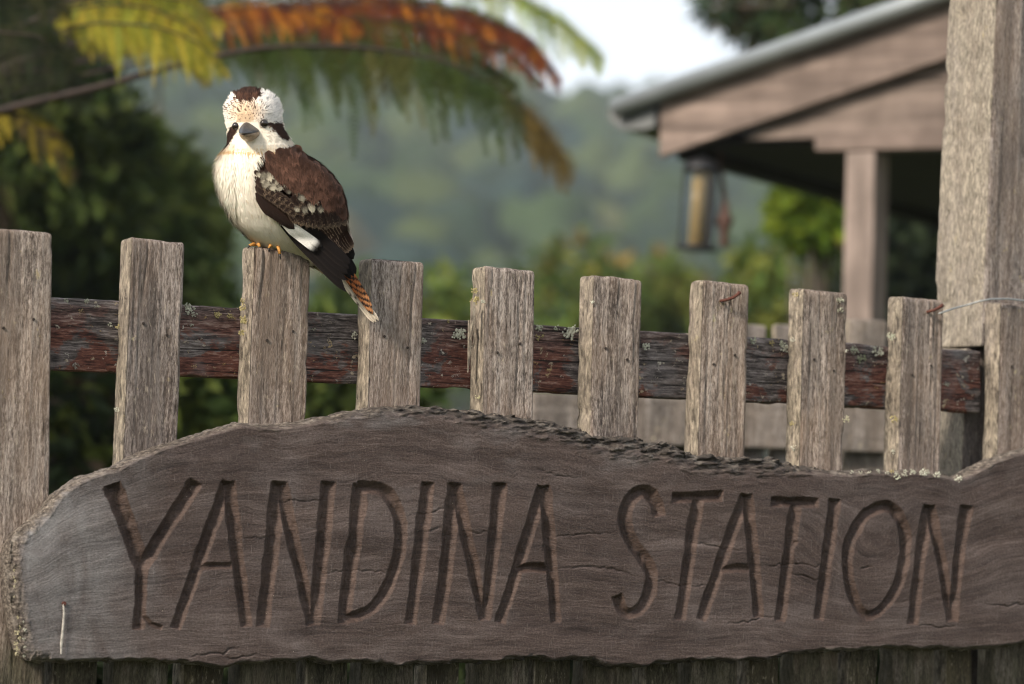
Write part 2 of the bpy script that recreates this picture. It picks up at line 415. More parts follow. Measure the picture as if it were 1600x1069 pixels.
def forest():
    bm = bmesh.new(); bmesh.ops.create_icosphere(bm, subdivisions=3, radius=1.)
    base = np.array([v.co[:] for v in bm.verts]); fc = np.array([[v.index for v in f.verts] for f in bm.faces]); bm.free()
    V, F_, C = [], [], []; n = 0
    pal = np.array([(.050, .080, .028), (.075, .100, .034), (.026, .046, .024), (.11, .12, .045), (.12, .11, .06), (.03, .055, .045)])
    cnt = 0
    while cnt < 2500:
        Y = RNG.uniform(150, 470); X = RNG.uniform(-.27, .27) * Y
        z = float(hill_z(np.array(X), np.array(Y))); r = RNG.uniform(2.0, 4.6) * (.7 + .4 * Y / 430)
        d = .55 + .55 * vnoise(base[:, 0] * 2.2 + cnt * 7.1, base[:, 1] * 2.2, base[:, 2] * 2.2, 5) + .45 * vnoise(base[:, 0] * 6 + cnt * 3.3, base[:, 1] * 6, base[:, 2] * 6, 6)
        P = base * d[:, None] * r * np.array([1, 1, RNG.uniform(.8, 1.35)]) + np.array([X, Y, z + r * .55])
        c = pal[RNG.choice(6, p=[.40, .18, .28, .02, .01, .11])] * RNG.uniform(.55, .95)
        c = c[None] * (.75 + .5 * vnoise(P[:, 0] / 1.5, P[:, 1] / 1.5, P[:, 2] / 1.5, 9))[:, None]
        V.append(P); F_.append(fc + n); C.append(c); n += len(base); cnt += 1
    o = mesh_obj('forest', np.concatenate(V), np.concatenate(F_), M['leaf'], col=np.concatenate(C))
    return tag(o, 'distant grey green forest covering the hill', 'forest', kind='stuff')
forest()

# ------------------------------------------------------------------ foliage
def leaf_mesh(name, centers, radii, n, size, pal, parent, weights=None, flat=.8, kind=None, aspect=.45, mat='leaf', squash=1.):
    """many small leaf blades gathered in clumps"""
    centers = np.asarray(centers, float); radii = np.asarray(radii, float); pal = np.asarray(pal, float)
    w = radii ** 2 / np.sum(radii ** 2); ci = RNG.choice(len(centers), n, p=w)
    d = RNG.normal(size=(n, 3)); d /= np.linalg.norm(d, axis=1, keepdims=True)
    rr = RNG.uniform(.25, 1, n) ** .5
    P = centers[ci] + d * (radii[ci] * rr)[:, None] * np.array([1, 1, squash])
    ax = RNG.normal(size=(n, 3)) + d * .8 + np.array([0, 0, -.3]); ax /= np.linalg.norm(ax, axis=1, keepdims=True)
    nn = RNG.normal(size=(n, 3)) + np.array([0, 0, flat]) + d * .5; sd_ = np.cross(ax, nn); sd_ /= np.linalg.norm(sd_, axis=1, keepdims=True) + 1e-9
    up = np.cross(sd_, ax)
    L = size * RNG.uniform(.6, 1.4, n)[:, None]; Wd = L * aspect
    v = np.stack([P, P + ax * L * .45 + sd_ * Wd * .5 + up * L * .06, P + ax * L - up * L * .10, P + ax * L * .45 - sd_ * Wd * .5 + up * L * .06], 1).reshape(-1, 3)
    f = np.arange(4 * n).reshape(n, 4)
    cl = RNG.integers(0, len(pal), len(centers))
    pick = np.where(RNG.random(n) < .6, cl[ci], RNG.integers(0, len(pal), n))
    c = pal[pick] * RNG.uniform(.65, 1.35, n)[:, None]
    return mesh_obj(name, v, f, M[mat], parent, col=np.repeat(c, 4, 0), smooth=False, kind=kind)

DARKG = [(.032, .052, .013), (.055, .080, .018), (.022, .034, .011), (.085, .108, .024)]
MIDG = [(.085, .13, .030), (.115, .155, .034), (.15, .165, .035), (.055, .085, .028)]
YELG = [(.16, .19, .03), (.22, .22, .035), (.10, .15, .03), (.19, .13, .04)]
def shrub(name, px, py, Y, wpx, hpx, n, size, pal, label, nclump=26, ground_z=0., cat='shrub', group=None, dens=.55):
    """a leafy shrub whose crown spans wpx by hpx around (px, py) as measured at distance Y, on stems down to the ground"""
    c = at(px, py, Y); k = Y / FPX; rx, rz = wpx * k / 2, hpx * k / 2
    root = empty(name, (c[0], c[1], ground_z))
    cc = []
    while len(cc) < nclump:
        q = RNG.uniform(-1, 1, 3)
        if q @ q < 1: cc.append(q * np.array([rx, min(rx, 1.2), rz]) * .85 + np.array([0, 0, c[2] - ground_z]))
    leaf_mesh('crown', cc, np.full(nclump, min(rx, rz) * dens) * RNG.uniform(.6, 1.2, nclump), n, size, pal, root)
    mb = MB()
    for q in cc[:9]:
        b = np.array([RNG.uniform(-.12, .12), RNG.uniform(-.12, .12), -.05])
        mb.tube([b, b * .4 + q * .5 + RNG.normal(size=3) * .05, q], [.022, .014, .006], 6)
    mb.build('trunk', M['bark'], root, smooth=True)
    return tag(root, label, cat, group)

# dark thicket at the left, behind the fence
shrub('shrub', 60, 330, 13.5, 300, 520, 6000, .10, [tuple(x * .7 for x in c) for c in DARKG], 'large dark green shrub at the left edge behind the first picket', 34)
shrub('shrub', 205, 345, 15.5, 260, 300, 3800, .11, DARKG[1:2] + DARKG[3:] + MIDG[3:] + [(.10, .12, .025)], 'mid green bushy shrub left of the bird', 26)
shrub('shrub', 250, 500, 14.0, 340, 250, 3600, .09, DARKG, 'dark green shrub behind the second and third pickets', 24)
shrub('shrub', 90, 640, 9.6, 240, 260, 1500, .09, [(.02, .025, .01), (.09, .11, .02), (.05, .035, .02), (.02, .03, .01)], 'low sparse shrub with yellowish leaves seen under the rail at left', 18)
shrub('shrub', 330, 640, 10.0, 200, 200, 1500, .09, DARKG + [(.09, .12, .02)], 'low green shrub seen through the gap under the rail below the bird', 16)
shrub('shrub', 560, 600, 11.5, 300, 220, 2200, .10, DARKG, 'dark low shrub behind the fourth and fifth pickets', 18)
# lighter garden shrubs in the middle distance
shrub('shrub', 690, 520, 24, 150, 190, 700, .15, MIDG + YELG[:1], 'green shrub in the distance between fourth and fifth pickets', 20)
shrub('shrub', 530, 540, 20, 190, 190, 1200, .14, DARKG + MIDG[:1], 'dark green shrub in the distance behind the tail of the bird', 20)
shrub('shrub', 890, 500, 26, 170, 230, 760, .16, MIDG + YELG, 'yellowish green shrub in the distance between fifth and sixth pickets', 22)
shrub('shrub', 1030, 480, 27, 150, 250, 760, .16, MIDG + [(.13, .07, .03)], 'green and brown shrub in the distance just left of the bird feeder', 22)
shrub('shrub', 1180, 480, 22, 150, 190, 800, .14, MIDG + YELG[:2], 'bright green low shrub below and right of the bird feeder', 20)
shrub('shrub', 1266, 340, 15.5, 110, 130, 2600, .07, [(.08, .13, .012), (.13, .17, .016), (.055, .09, .012)], 'rounded olive green shrub left of the shelter post', 22, dens=.5)
shrub('shrub', 1440, 390, 16.5, 230, 330, 4200, .10, [(.016, .026, .014), (.03, .042, .02), (.012, .018, .012)], 'dark shrub right of the shelter post, deep shade put into its leaf colour', 30)  # shade under the shelter is put into the near-black leaf palette
shrub('shrub', 1310, 470, 17.5, 120, 170, 1500, .10, DARKG + [(.12, .05, .02)], 'dark low shrub directly behind the shelter post', 16)

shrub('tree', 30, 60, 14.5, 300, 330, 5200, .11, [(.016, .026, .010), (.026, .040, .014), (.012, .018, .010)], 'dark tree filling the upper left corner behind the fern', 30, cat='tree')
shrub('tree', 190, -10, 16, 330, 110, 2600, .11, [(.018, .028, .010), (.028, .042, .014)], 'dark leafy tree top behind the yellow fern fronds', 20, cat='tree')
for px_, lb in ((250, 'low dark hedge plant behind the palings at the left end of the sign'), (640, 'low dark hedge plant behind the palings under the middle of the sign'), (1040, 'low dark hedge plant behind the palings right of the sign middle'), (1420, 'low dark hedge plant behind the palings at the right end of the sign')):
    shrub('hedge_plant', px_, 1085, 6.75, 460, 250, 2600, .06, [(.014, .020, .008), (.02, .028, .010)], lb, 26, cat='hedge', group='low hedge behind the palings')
# overhanging tree at upper right, behind the shelter roof
def tree_behind():
    Y = 17.; k = Y / FPX; b = at(1560, 700, Y); root = empty('tree', (b[0], b[1], 0))
    def L(px, py, dy=0.): return at(px, py, Y + dy) - np.array([b[0], b[1], 0])
    trunk = [np.array([0, 0, -.1]), L(1560, 500), L(1545, 250), L(1520, 60)]
    mb = MB().tube(trunk, [.16, .14, .11, .08], 10); mb.build('trunk', M['bark'], root, smooth=True)
    cc = []; mb = MB()
    for k_ in range(44):
        px = RNG.uniform(1110, 1640); py = RNG.uniform(-170, 45) if px > 1250 else RNG.uniform(-120, 30 + (px - 1110) * .1)
        q = L(px, py, RNG.uniform(-.8, .8)); cc.append(q)
        if k_ % 2 == 0: mb.tube([trunk[2] * .4 + trunk[3] * .6, (trunk[3] + q) / 2 + np.array([0, 0, .1]), q], [.035, .02, .008], 6)
    for px, py in ((1130, 5), (1165, 30), (1185, 45), (1210, 30), (1150, 12), (1190, 15)): cc.append(L(px, py, .2))
    mb.build('limb', M['bark'], root, smooth=True)
    leaf_mesh('crown', cc, RNG.uniform(.07, .17, len(cc)), 4600, .10, [(.045, .075, .03), (.07, .105, .035), (.03, .05, .025), (.09, .07, .04)], root, aspect=.3)
    tag(root, 'leafy tree overhanging from behind the shelter roof at upper right', 'tree')
tree_behind()

# ------------------------------------------------------------------ tree fern with arching fronds
FERN_ROOT = at(-190, 700, 8.9)
def tree_fern():
    root = empty('tree_fern', (FERN_ROOT[0], FERN_ROOT[1], 0)); O = np.array([FERN_ROOT[0], FERN_ROOT[1], 0])
    crown = at(-190, 230, 8.9) - O
    zz = np.linspace(-.05, crown[2], 26)
    mb = MB().tube([np.array([crown[0] * t / crown[2] + .02 * math.sin(t * 9), .02 * math.cos(t * 7), t]) for t in zz], [.11 + .012 * math.sin(i * 2.4) for i in range(26)], 12)
    mb.build('trunk', M['fernrib'], root, smooth=True)
    def frond(path, npin, Lpx, pal, down=(0.15, -1.), up=(.35, .55), upL=.8, tipL=.25, start=.12, ppx=9., ribr=3.6, tipcol=None, dens=15):
        """path: (px, py, Y) from crown to tip; leafy pinnae on both sides, each with its own leaflets"""
        path = np.array(path, float); t = np.linspace(0, 1, len(path)); ts = np.linspace(0, 1, 60)
        px, py, Y = (np.interp(ts, t, path[:, i]) for i in range(3))
        for _ in range(4):
            for a in (px, py): a[1:-1] = (a[:-2] + 2 * a[1:-1] + a[2:]) / 4
        pts = np.array([at(a, b, c) - O for a, b, c in zip(px, py, Y)])
        fr = None
        mb = MB().tube(pts, np.interp(ts, [0, .5, 1], [ribr, ribr * .45, 1.]) * (Y[0] / FPX), 7)
        fr = mb.build('frond', M['fernrib'], root, smooth=True)
        V, C = [], []
        pal_ = np.array(pal)
        for i in range(npin):
            s = start + (1 - start) * (i + .5) / npin
            p0 = np.array([np.interp(s, ts, pts[:, j]) for j in range(3)]); k = np.interp(s, ts, Y) / FPX
            e = np.array([np.interp(min(1, s + .03), ts, pts[:, j]) for j in range(3)]); tg = e - p0 if s < .97 else p0 - np.array([np.interp(s - .03, ts, pts[:, j]) for j in range(3)])
            tg /= np.linalg.norm(tg)
            prof = min(1, (s - start) / .18 + .35) * (tipL + (1 - tipL) * min(1, (1 - s) / .35))
            for side, (dx, dz), ls, dy in ((0, down, 1., -.25), (1, up, upL, .5)):
                Lp = Lpx * prof * ls * k * RNG.uniform(.5, 1.2)
                d0 = tg * .55 + Rv * (dx + RNG.normal() * .24) + Uv * dz + np.array([0, dy + RNG.normal() * .2, RNG.normal() * .1]); d0 /= np.linalg.norm(d0)
                cb = pal_[RNG.integers(len(pal_))] * RNG.uniform(.7, 1.3)
                if tipcol is not None and s > .82: cb = np.array(tipcol) * RNG.uniform(.7, 1.3)
                q = p0.copy(); d = d0.copy(); n = dens
                for j in range(n):
                    d = d + np.array([0, 0, -.045 if side == 0 else -.09]); d /= np.linalg.norm(d); q = q + d * Lp / n
                    w = ppx * k * 2.0 * (1 - .85 * j / n) * (.5 + .5 * min(1, j / 3)); nrm = np.cross(d, Rv * .3 + Fv); nrm /= np.linalg.norm(nrm) + 1e-9
                    for sg in (-1, 1):
                        ld = nrm * sg + d * .5 + Fv * RNG.normal() * .3; ld /= np.linalg.norm(ld)
                        h = d * Lp / n * .27
                        V.append(np.array([q - h, q + ld * w * .9 - h * .8, q + ld * w, q + h])); C.append(np.tile(cb * RNG.uniform(.75, 1.25), (4, 1)))
                V.append(np.array([p0, p0 + Uv * 1.5 * k, q, q - Uv * .5 * k])); C.append(np.tile(cb * .6, (4, 1)))
        V = np.concatenate(V); C = np.concatenate(C)
        mesh_obj('leaflets', V, np.arange(len(V)).reshape(-1, 4), M['frond'], fr, col=C, smooth=False, kind='stuff')
    GR = [(.034, .056, .012), (.050, .068, .014), (.065, .062, .016), (.026, .042, .011)]
    RD = [(.13, .030, .012), (.09, .022, .014), (.18, .055, .016), (.07, .020, .014)]
    OR = [(.40, .15, .018), (.30, .11, .016), (.44, .21, .022), (.22, .07, .02)]
    YG = [(.27, .24, .026), (.21, .21, .022), (.31, .25, .03), (.14, .16, .025)]
    YO = [(.32, .24, .03), (.26, .20, .025), (.16, .14, .02)]
    # the long green frond arching over the bird
    frond([(-190, 230, 8.9), (0, 172, 8.7), (150, 138, 8.6), (290, 98, 8.5), (420, 72, 8.5), (560, 72, 8.5), (690, 92, 8.5), (780, 135, 8.5), (840, 190, 8.5), (878, 252, 8.5)],
          30, 160, GR, down=(.0, -1.), up=(.9, -.25), upL=.75, start=.40, tipcol=(.10, .07, .02), ppx=14, dens=26, tipL=.35, ribr=7.5)
    frond([(-190, 230, 9.2), (0, 150, 9.1), (150, 112, 9.0), (290, 84, 9.0), (420, 70, 9.0), (560, 80, 9.0), (680, 105, 9.0), (770, 150, 9.0)],
          30, 110, GR[:2] + [(.055, .05, .016)], down=(.1, -1.), up=(.9, .1), upL=.6, start=.45, ppx=12, dens=22)
    # darker fronds behind, filling in below the red one
    frond([(-190, 228, 9.6), (60, 110, 9.6), (240, 75, 9.6), (380, 52, 9.6), (520, 45, 9.6), (640, 58, 9.6), (740, 85, 9.6), (800, 130, 9.6)],
          40, 96, GR + [(.05, .03, .014)], down=(.1, -1.), up=(.8, .2), upL=.7, start=.34, ppx=11, dens=20)
    frond([(-190, 226, 9.8), (40, 80, 9.8), (220, 40, 9.8), (380, 25, 9.8), (540, 20, 9.8), (680, 35, 9.8), (780, 70, 9.8)],
          38, 90, GR + RD[1:2], down=(.1, -1.), up=(.8, .3), upL=.8, start=.34, ppx=11, dens=20)
    # orange and red dying frond above it
    frond([(-190, 230, 9.1), (0, 120, 9.1), (180, 60, 9.1), (330, 30, 9.1), (480, 8, 9.1), (620, 8, 9.1), (740, 30, 9.1), (830, 65, 9.1), (872, 125, 9.1)],
          58, 92, RD + OR[:1], down=(.1, -1.), up=(.5, .4), upL=.8, start=.42, ppx=6.5, dens=20)
    frond([(-190, 225, 9.0), (0, 110, 8.9), (160, 55, 8.85), (300, 22, 8.8), (400, 10, 8.8), (500, 22, 8.8), (560, 45, 8.8)],
          44, 66, OR + RD[:2], down=(.1, -.9), up=(.3, .6), upL=.9, start=.45, ppx=6.5, dens=20)
    # yellow green young fronds
    frond([(-190, 220, 8.5), (-40, 110, 8.4), (60, 55, 8.3), (150, 35, 8.25), (240, 40, 8.2), (310, 66, 8.2), (350, 115, 8.2)],
          34, 88, YG, down=(-.2, -1.), up=(.7, .2), upL=.8, start=.42, ppx=5.5, dens=20)
    frond([(-190, 215, 8.6), (-20, 70, 8.6), (90, 10, 8.6), (200, -10, 8.6), (290, 0, 8.6), (345, 40, 8.6)],
          30, 98, YG, down=(-.15, -1.), up=(.4, .5), upL=.6, start=.4, ppx=5.5, dens=20)
    frond([(-190, 218, 8.8), (-30, 90, 8.8), (80, 30, 8.8), (190, 18, 8.8), (280, 28, 8.8), (340, 80, 8.8)],
          30, 84, YO + YG[:1], down=(-.1, -1.), up=(.5, .4), upL=.7, start=.4, ppx=6, dens=20)
    frond([(-190, 220, 9.5), (60, 20, 9.5), (300, -60, 9.5), (520, -55, 9.5), (700, -35, 9.5), (820, 0, 9.5), (890, 45, 9.5), (940, 92, 9.5)],
          34, 100, [(.19, .25, .03), (.25, .28, .035), (.14, .20, .025)], down=(.1, -1.), up=(.6, .4), upL=.6, start=.45, ppx=9, dens=20)
    frond([(-190, 225, 9.3), (-30, 60, 9.3), (120, -10, 9.3), (320, -30, 9.3), (500, -20, 9.3), (640, 5, 9.3), (760, 25, 9.3)],
          26, 92, GR + RD[:1], start=.4, ppx=10, dens=20)
    # more overlapping fronds
    for dy, Yo, n_, L_, pal_ in ((14, 8.35, 30, 70, YG), (-22, 8.5, 30, 80, YG + YO[:1]), (30, 8.7, 26, 60, YO)):
        frond([(-190, 218, Yo), (-30, 95 + dy, Yo), (70, 45 + dy, Yo), (160, 28 + dy, Yo), (235, 34 + dy, Yo), (295, 60 + dy, Yo), (325, 100 + dy, Yo)], n_, L_, pal_, down=(-.3 + .02 * dy, -1.), up=(.8, .35), upL=.9, start=.42, ppx=6, dens=20)
    for dy, Yo, n_, L_, pal_ in ((-14, 9.25, 50, 80, RD + GR[:1]), (12, 9.0, 44, 62, RD + GR[1:3]), (-26, 9.4, 44, 90, GR + YG[3:])):
        frond([(-190, 228, Yo), (0, 118 + dy, Yo), (180, 62 + dy, Yo), (330, 34 + dy, Yo), (480, 16 + dy, Yo), (610, 18 + dy, Yo), (725, 40 + dy, Yo), (800, 72 + dy, Yo), (846, 118 + dy, Yo)], n_, L_, pal_, down=(.05, -1.), up=(.7, .4), upL=.9, start=.40, ppx=7, dens=20)
    # dark fronds in front of the crown, filling the corner
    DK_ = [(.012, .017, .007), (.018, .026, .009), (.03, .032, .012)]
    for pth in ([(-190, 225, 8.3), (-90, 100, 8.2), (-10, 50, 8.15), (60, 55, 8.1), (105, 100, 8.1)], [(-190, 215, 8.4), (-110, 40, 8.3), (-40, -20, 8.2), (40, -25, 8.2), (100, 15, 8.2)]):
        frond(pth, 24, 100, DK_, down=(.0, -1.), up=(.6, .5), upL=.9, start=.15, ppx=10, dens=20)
    # dark old fronds near the crown and hanging dead ones
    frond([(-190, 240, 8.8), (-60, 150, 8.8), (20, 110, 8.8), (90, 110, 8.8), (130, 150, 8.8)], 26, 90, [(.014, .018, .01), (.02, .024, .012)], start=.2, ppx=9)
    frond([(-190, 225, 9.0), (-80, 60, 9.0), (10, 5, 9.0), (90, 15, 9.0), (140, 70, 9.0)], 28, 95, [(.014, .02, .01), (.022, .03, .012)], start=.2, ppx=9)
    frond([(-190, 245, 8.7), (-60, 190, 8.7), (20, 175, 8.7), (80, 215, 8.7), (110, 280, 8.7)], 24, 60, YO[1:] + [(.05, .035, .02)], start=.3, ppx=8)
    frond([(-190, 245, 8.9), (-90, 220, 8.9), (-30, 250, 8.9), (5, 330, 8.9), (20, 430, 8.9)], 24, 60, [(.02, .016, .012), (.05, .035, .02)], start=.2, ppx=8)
    tag(root, 'tree fern with green, orange and yellow fronds arching above the bird', 'tree fern')
tree_fern()

# ------------------------------------------------------------------ shelter with pitched roof
def shelter():
    root = frame_empty('shelter', SHED)
    P = lambda px, py, d=0.: SHED.pix(px + 12, py + 3, d)
    az = lambda px, py, d=0.: (lambda q: (float(q[0]), float(q[2])))(P(px, py, d))
    e0, e1 = az(973, 160), az(1427, 0); sl = (e1[1] - e0[1]) / (e1[0] - e0[0])
    ridge_a = e0[0] + 2.35
    topz = lambda a: e0[1] + (a - e0[0]) * sl if a <= ridge_a else e0[1] + (2 * ridge_a - a - e0[0]) * sl
    far_a = 2 * ridge_a - e0[0]
    DEP = 2.6
    # corrugated sheets: two slopes
    for s in (0, 1):
        a0, a1 = (e0[0] - .02, ridge_a) if s == 0 else (ridge_a, far_a + .02)
        nd = 140; ds = np.linspace(-.10, DEP, nd); V = []
        for d in ds:
            w = .009 * math.sin(d * 2 * math.pi / .076)
            for a in (a0, a1):
                for th in (0, -.018): V.append((a, d, topz(a) + w + th))
        Fc = []
        for i in range(nd - 1):
            b = i * 4; n = b + 4
            Fc += [(b, b + 2, n + 2, n), (b + 1, n + 1, n + 3, b + 3), (b, n, n + 1, b + 1), (b + 2, b + 3, n + 3, n + 2)]
        Fc += [(0, 1, 3, 2), (4 * nd - 4, 4 * nd - 2, 4 * nd - 1, 4 * nd - 3)]
        mesh_obj('roof_sheet', V, Fc, M['roof'], root)
    # rolled metal edge cap along the gable
    mb = MB()
    mb.tube([(e0[0] - .02, -.085, topz(e0[0]) - .022), (ridge_a, -.085, topz(ridge_a) - .022)], .030, 12)
    mb.build('roof_edge_cap', M['roof'], root, smooth=True)
    # gutter along the eave
    g0 = az(948, 160)[0]; g1 = az(1022, 160)[0]; zt, zb = az(985, 160)[1], az(985, 203)[1]
    zt -= .02
    mb = MB()
    mb.prism([(g1, zt), (g1, zb + .01), (g1 - .03, zb), (g0 + .05, zb), (g0 + .01, zb + .03), (g0, zt), (g0 + .008, zt), (g0 + .018, zb + .036), (g0 + .053, zb + .008), (g1 - .033, zb + .008), (g1 - .01, zb + .016), (g1 - .01, zt)], -.05, DEP - .1)
    mb.prism([(g1, zt - .001), (g1, zb + .011), (g1 - .03, zb + .001), (g0 + .05, zb + .001), (g0 + .011, zb + .031), (g0 + .001, zt - .001)], -.056, -.0495)
    mb.build('gutter', M['gutter'], root)
    # barge board, its lower edge trimmed plumb at the eave
    b0, b1 = az(1029, 172), az(1039, 241)
    off_t = topz(b0[0]) - b0[1]; off_b = topz(b1[0]) - b1[1]
    a0 = b0[0]
    mb = MB().prism([(a0, topz(a0) - off_b), (ridge_a - .002, topz(ridge_a) - off_b), (ridge_a - .002, topz(ridge_a) - .035), (a0, topz(a0) - .035)], -.05, -.012)
    mb.build('barge_board', M['shed_wood'], root, bevel=.004)
    mb = MB().prism([(far_a, topz(far_a) - off_b), (far_a, topz(far_a) - .035), (ridge_a + .002, topz(ridge_a) - .035), (ridge_a + .002, topz(ridge_a) - off_b)], -.05, -.012)
    mb.build('barge_board', M['shed_wood'], root, bevel=.004)
    # gable boards, set back
    zbeam_t, zbeam_b = az(1380, 211)[1], az(1380, 235)[1]
    z = zbeam_t; h = .17
    for i in range(5):
        z0, z1 = z, z + h - .004
        la = lambda zz: e0[0] + (zz + off_b - .06 - e0[1]) / sl
        l0, l1 = max(la(z0), az(1150, 214)[0]), la(z1)
        if l1 >= ridge_a - .05: z1 = min(z1, topz(ridge_a) - off_b + .02); l1 = min(la(z1), ridge_a - .1)
        if z1 - z0 < .03: break
        mb = MB().prism([(l0, z0), (2 * ridge_a - l0, z0), (2 * ridge_a - l1, z1), (l1, z1)], .0 + .003 * (i % 2), .022)
        mb.build('gable_board', M['shed_wood2'], root, bevel=.003); z += h
    # tie beam
    bl = az(1274, 222)[0]
    mb = MB().box((bl, -.075, zbeam_b), (2 * ridge_a - bl, -.003, zbeam_t - .003)); mb.build('tie_beam', M['shed_wood'], root, bevel=.004)
    # wall plates running back along each eave and the dark lining under the roof
    zp = az(1045, 240)[1]
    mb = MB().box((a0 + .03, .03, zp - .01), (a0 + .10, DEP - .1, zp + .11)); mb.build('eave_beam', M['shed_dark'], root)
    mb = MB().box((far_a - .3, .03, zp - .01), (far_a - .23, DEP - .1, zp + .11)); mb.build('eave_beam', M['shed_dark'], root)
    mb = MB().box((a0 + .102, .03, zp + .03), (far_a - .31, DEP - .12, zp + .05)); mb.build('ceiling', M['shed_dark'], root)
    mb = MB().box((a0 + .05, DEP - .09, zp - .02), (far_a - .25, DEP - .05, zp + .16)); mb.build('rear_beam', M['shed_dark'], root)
    # posts
    p0, p1 = az(1320, 300)[0], az(1366, 300)[0]
    for a in (p0, far_a - (p1 - p0) - (p0 - a0)):
        for d in (-.07, DEP - .3):
            mb = MB().box((a, d, -.05), (a + p1 - p0, d + .135, zbeam_b - .003 if d < 0 else zp - .02)); mb.build('post', M['shed_post'], root, bevel=.006)
    tag(root, 'open timber shelter with grey metal roof at the upper right', 'shelter')
    return zp
ZP = shelter()

# seed feeder and the rusty ornament hanging under the eave
def feeder():
    c = SHED.pix(1091, 380, .02); zb = float(c[2]); ca, cd = float(c[0]), .02
    o = SHED.world((ca, cd, 0)); root = empty('bird_feeder', (o[0], o[1], 0), SHED.yaw)
    z = lambda py: float(SHED.pix(1091, py, .02)[2])
    MB().lathe([(.004, z(262)), (.058, z(268)), (.063, z(263)), (.050, z(253)), (.018, z(246)), (.006, z(240))], 0, 0).build('cap', M['feeder_dark'], root, smooth=True)
    MB().lathe([(.027, z(384)), (.027, z(272)), (.036, z(268)), (.036, z(264))], 0, 0, 20).build('seed_column', M['seed'], root, smooth=True)
    MB().lathe([(.050, z(384)), (.050, z(264)), (.048, z(264)), (.048, z(384))], 0, 0, 28).build('glass_tube', M['feeder_glass'], root, smooth=True)
    MB().lathe([(.03, z(392)), (.066, z(390)), (.068, z(383)), (.064, z(384)), (.03, z(387))], 0, 0).build('tray', M['feeder_dark'], root, smooth=True)
    for w, rr_ in ((-22, .0105), (195, .0055), (100, .006)):
        a = rad(w); MB().tube([(.052 * math.cos(a), .052 * math.sin(a), z(388)), (.052 * math.cos(a), .052 * math.sin(a), z(262))], rr_, 8).build('rod', M['feeder_dark'], root)
    MB().tube([(0, 0, z(242)), (.004, .002, z(225)), (0, .03, ZP + .05)], .003, 6).build('hanging_wire', M['feeder_dark'], root)
    th_ = .05; sh_ = SHED.u * (-th_ * z(320)); root.location = (o[0] + sh_[0], o[1] + sh_[1], 0); root.rotation_euler = (0, th_, SHED.yaw)
    tag(root, 'hanging glass seed feeder with golden seed under the shelter eave', 'bird feeder')
    q = SHED.pix(1131, 380, .05); o = SHED.world((float(q[0]), .05, 0)); r2 = empty('hanging_ornament', (o[0], o[1], 0), SHED.yaw)
    mb = MB(); n = 9
    for i in range(n):
        zc = z(262) + (z(315) - z(262)) * (i + .5) / n; w = [(0, 1), (1, 0)][i % 2]
        pts = [(w[0] * .008 * math.cos(t) - .018 * (1 - i / n), w[1] * .008 * math.cos(t), zc + .013 * math.sin(t)) for t in np.linspace(0, 2 * math.pi, 11)]
        mb.tube(pts, .0028, 5, cap=False)
    mb.tube([(-.018, 0, z(262)), (-.022, 0, ZP + .05)], .003, 5)
    mb.build('chain', M['orn'], r2, smooth=True)
    MB().lathe([(.004, z(312)), (.012, z(318)), (.016, z(332)), (.030, z(342)), (.024, z(350)), (.014, z(362)), (.012, z(374)), (.018, z(382)), (.005, z(386))][::-1], 0, 0, 14).build('bell', M['orn'], r2, smooth=True)
    tag(r2, 'rusty brown ornament hanging on a chain right of the feeder', 'ornament')
M['orn'] = simple('ornament_iron', (.075, .040, .030), .8, .4, 80)
M['feeder_dark'] = simple('feeder_dark_metal', (.02, .02, .022), .5, .3, 60, .3)
M['seed'] = simple('bird_seed', (.60, .34, .09), .75, .35, 160, bump=.003)
def mk_glass():
    t = NT('feeder_clear_plastic'); t.done((.25, .30, .34), .10, None, .5)
    tr = t.n('ShaderNodeBsdfTransparent'); tr.inputs[0].default_value = (.93, .96, .98, 1); mx = t.n('ShaderNodeMixShader'); mx.inputs[0].default_value = .10
    t.l(tr.outputs[0], mx.inputs[1]); t.l(t.bsdf.outputs[0], mx.inputs[2]); t.l(mx.outputs[0], t.out.inputs['Surface']); return t.m
M['feeder_glass'] = mk_glass()
feeder()

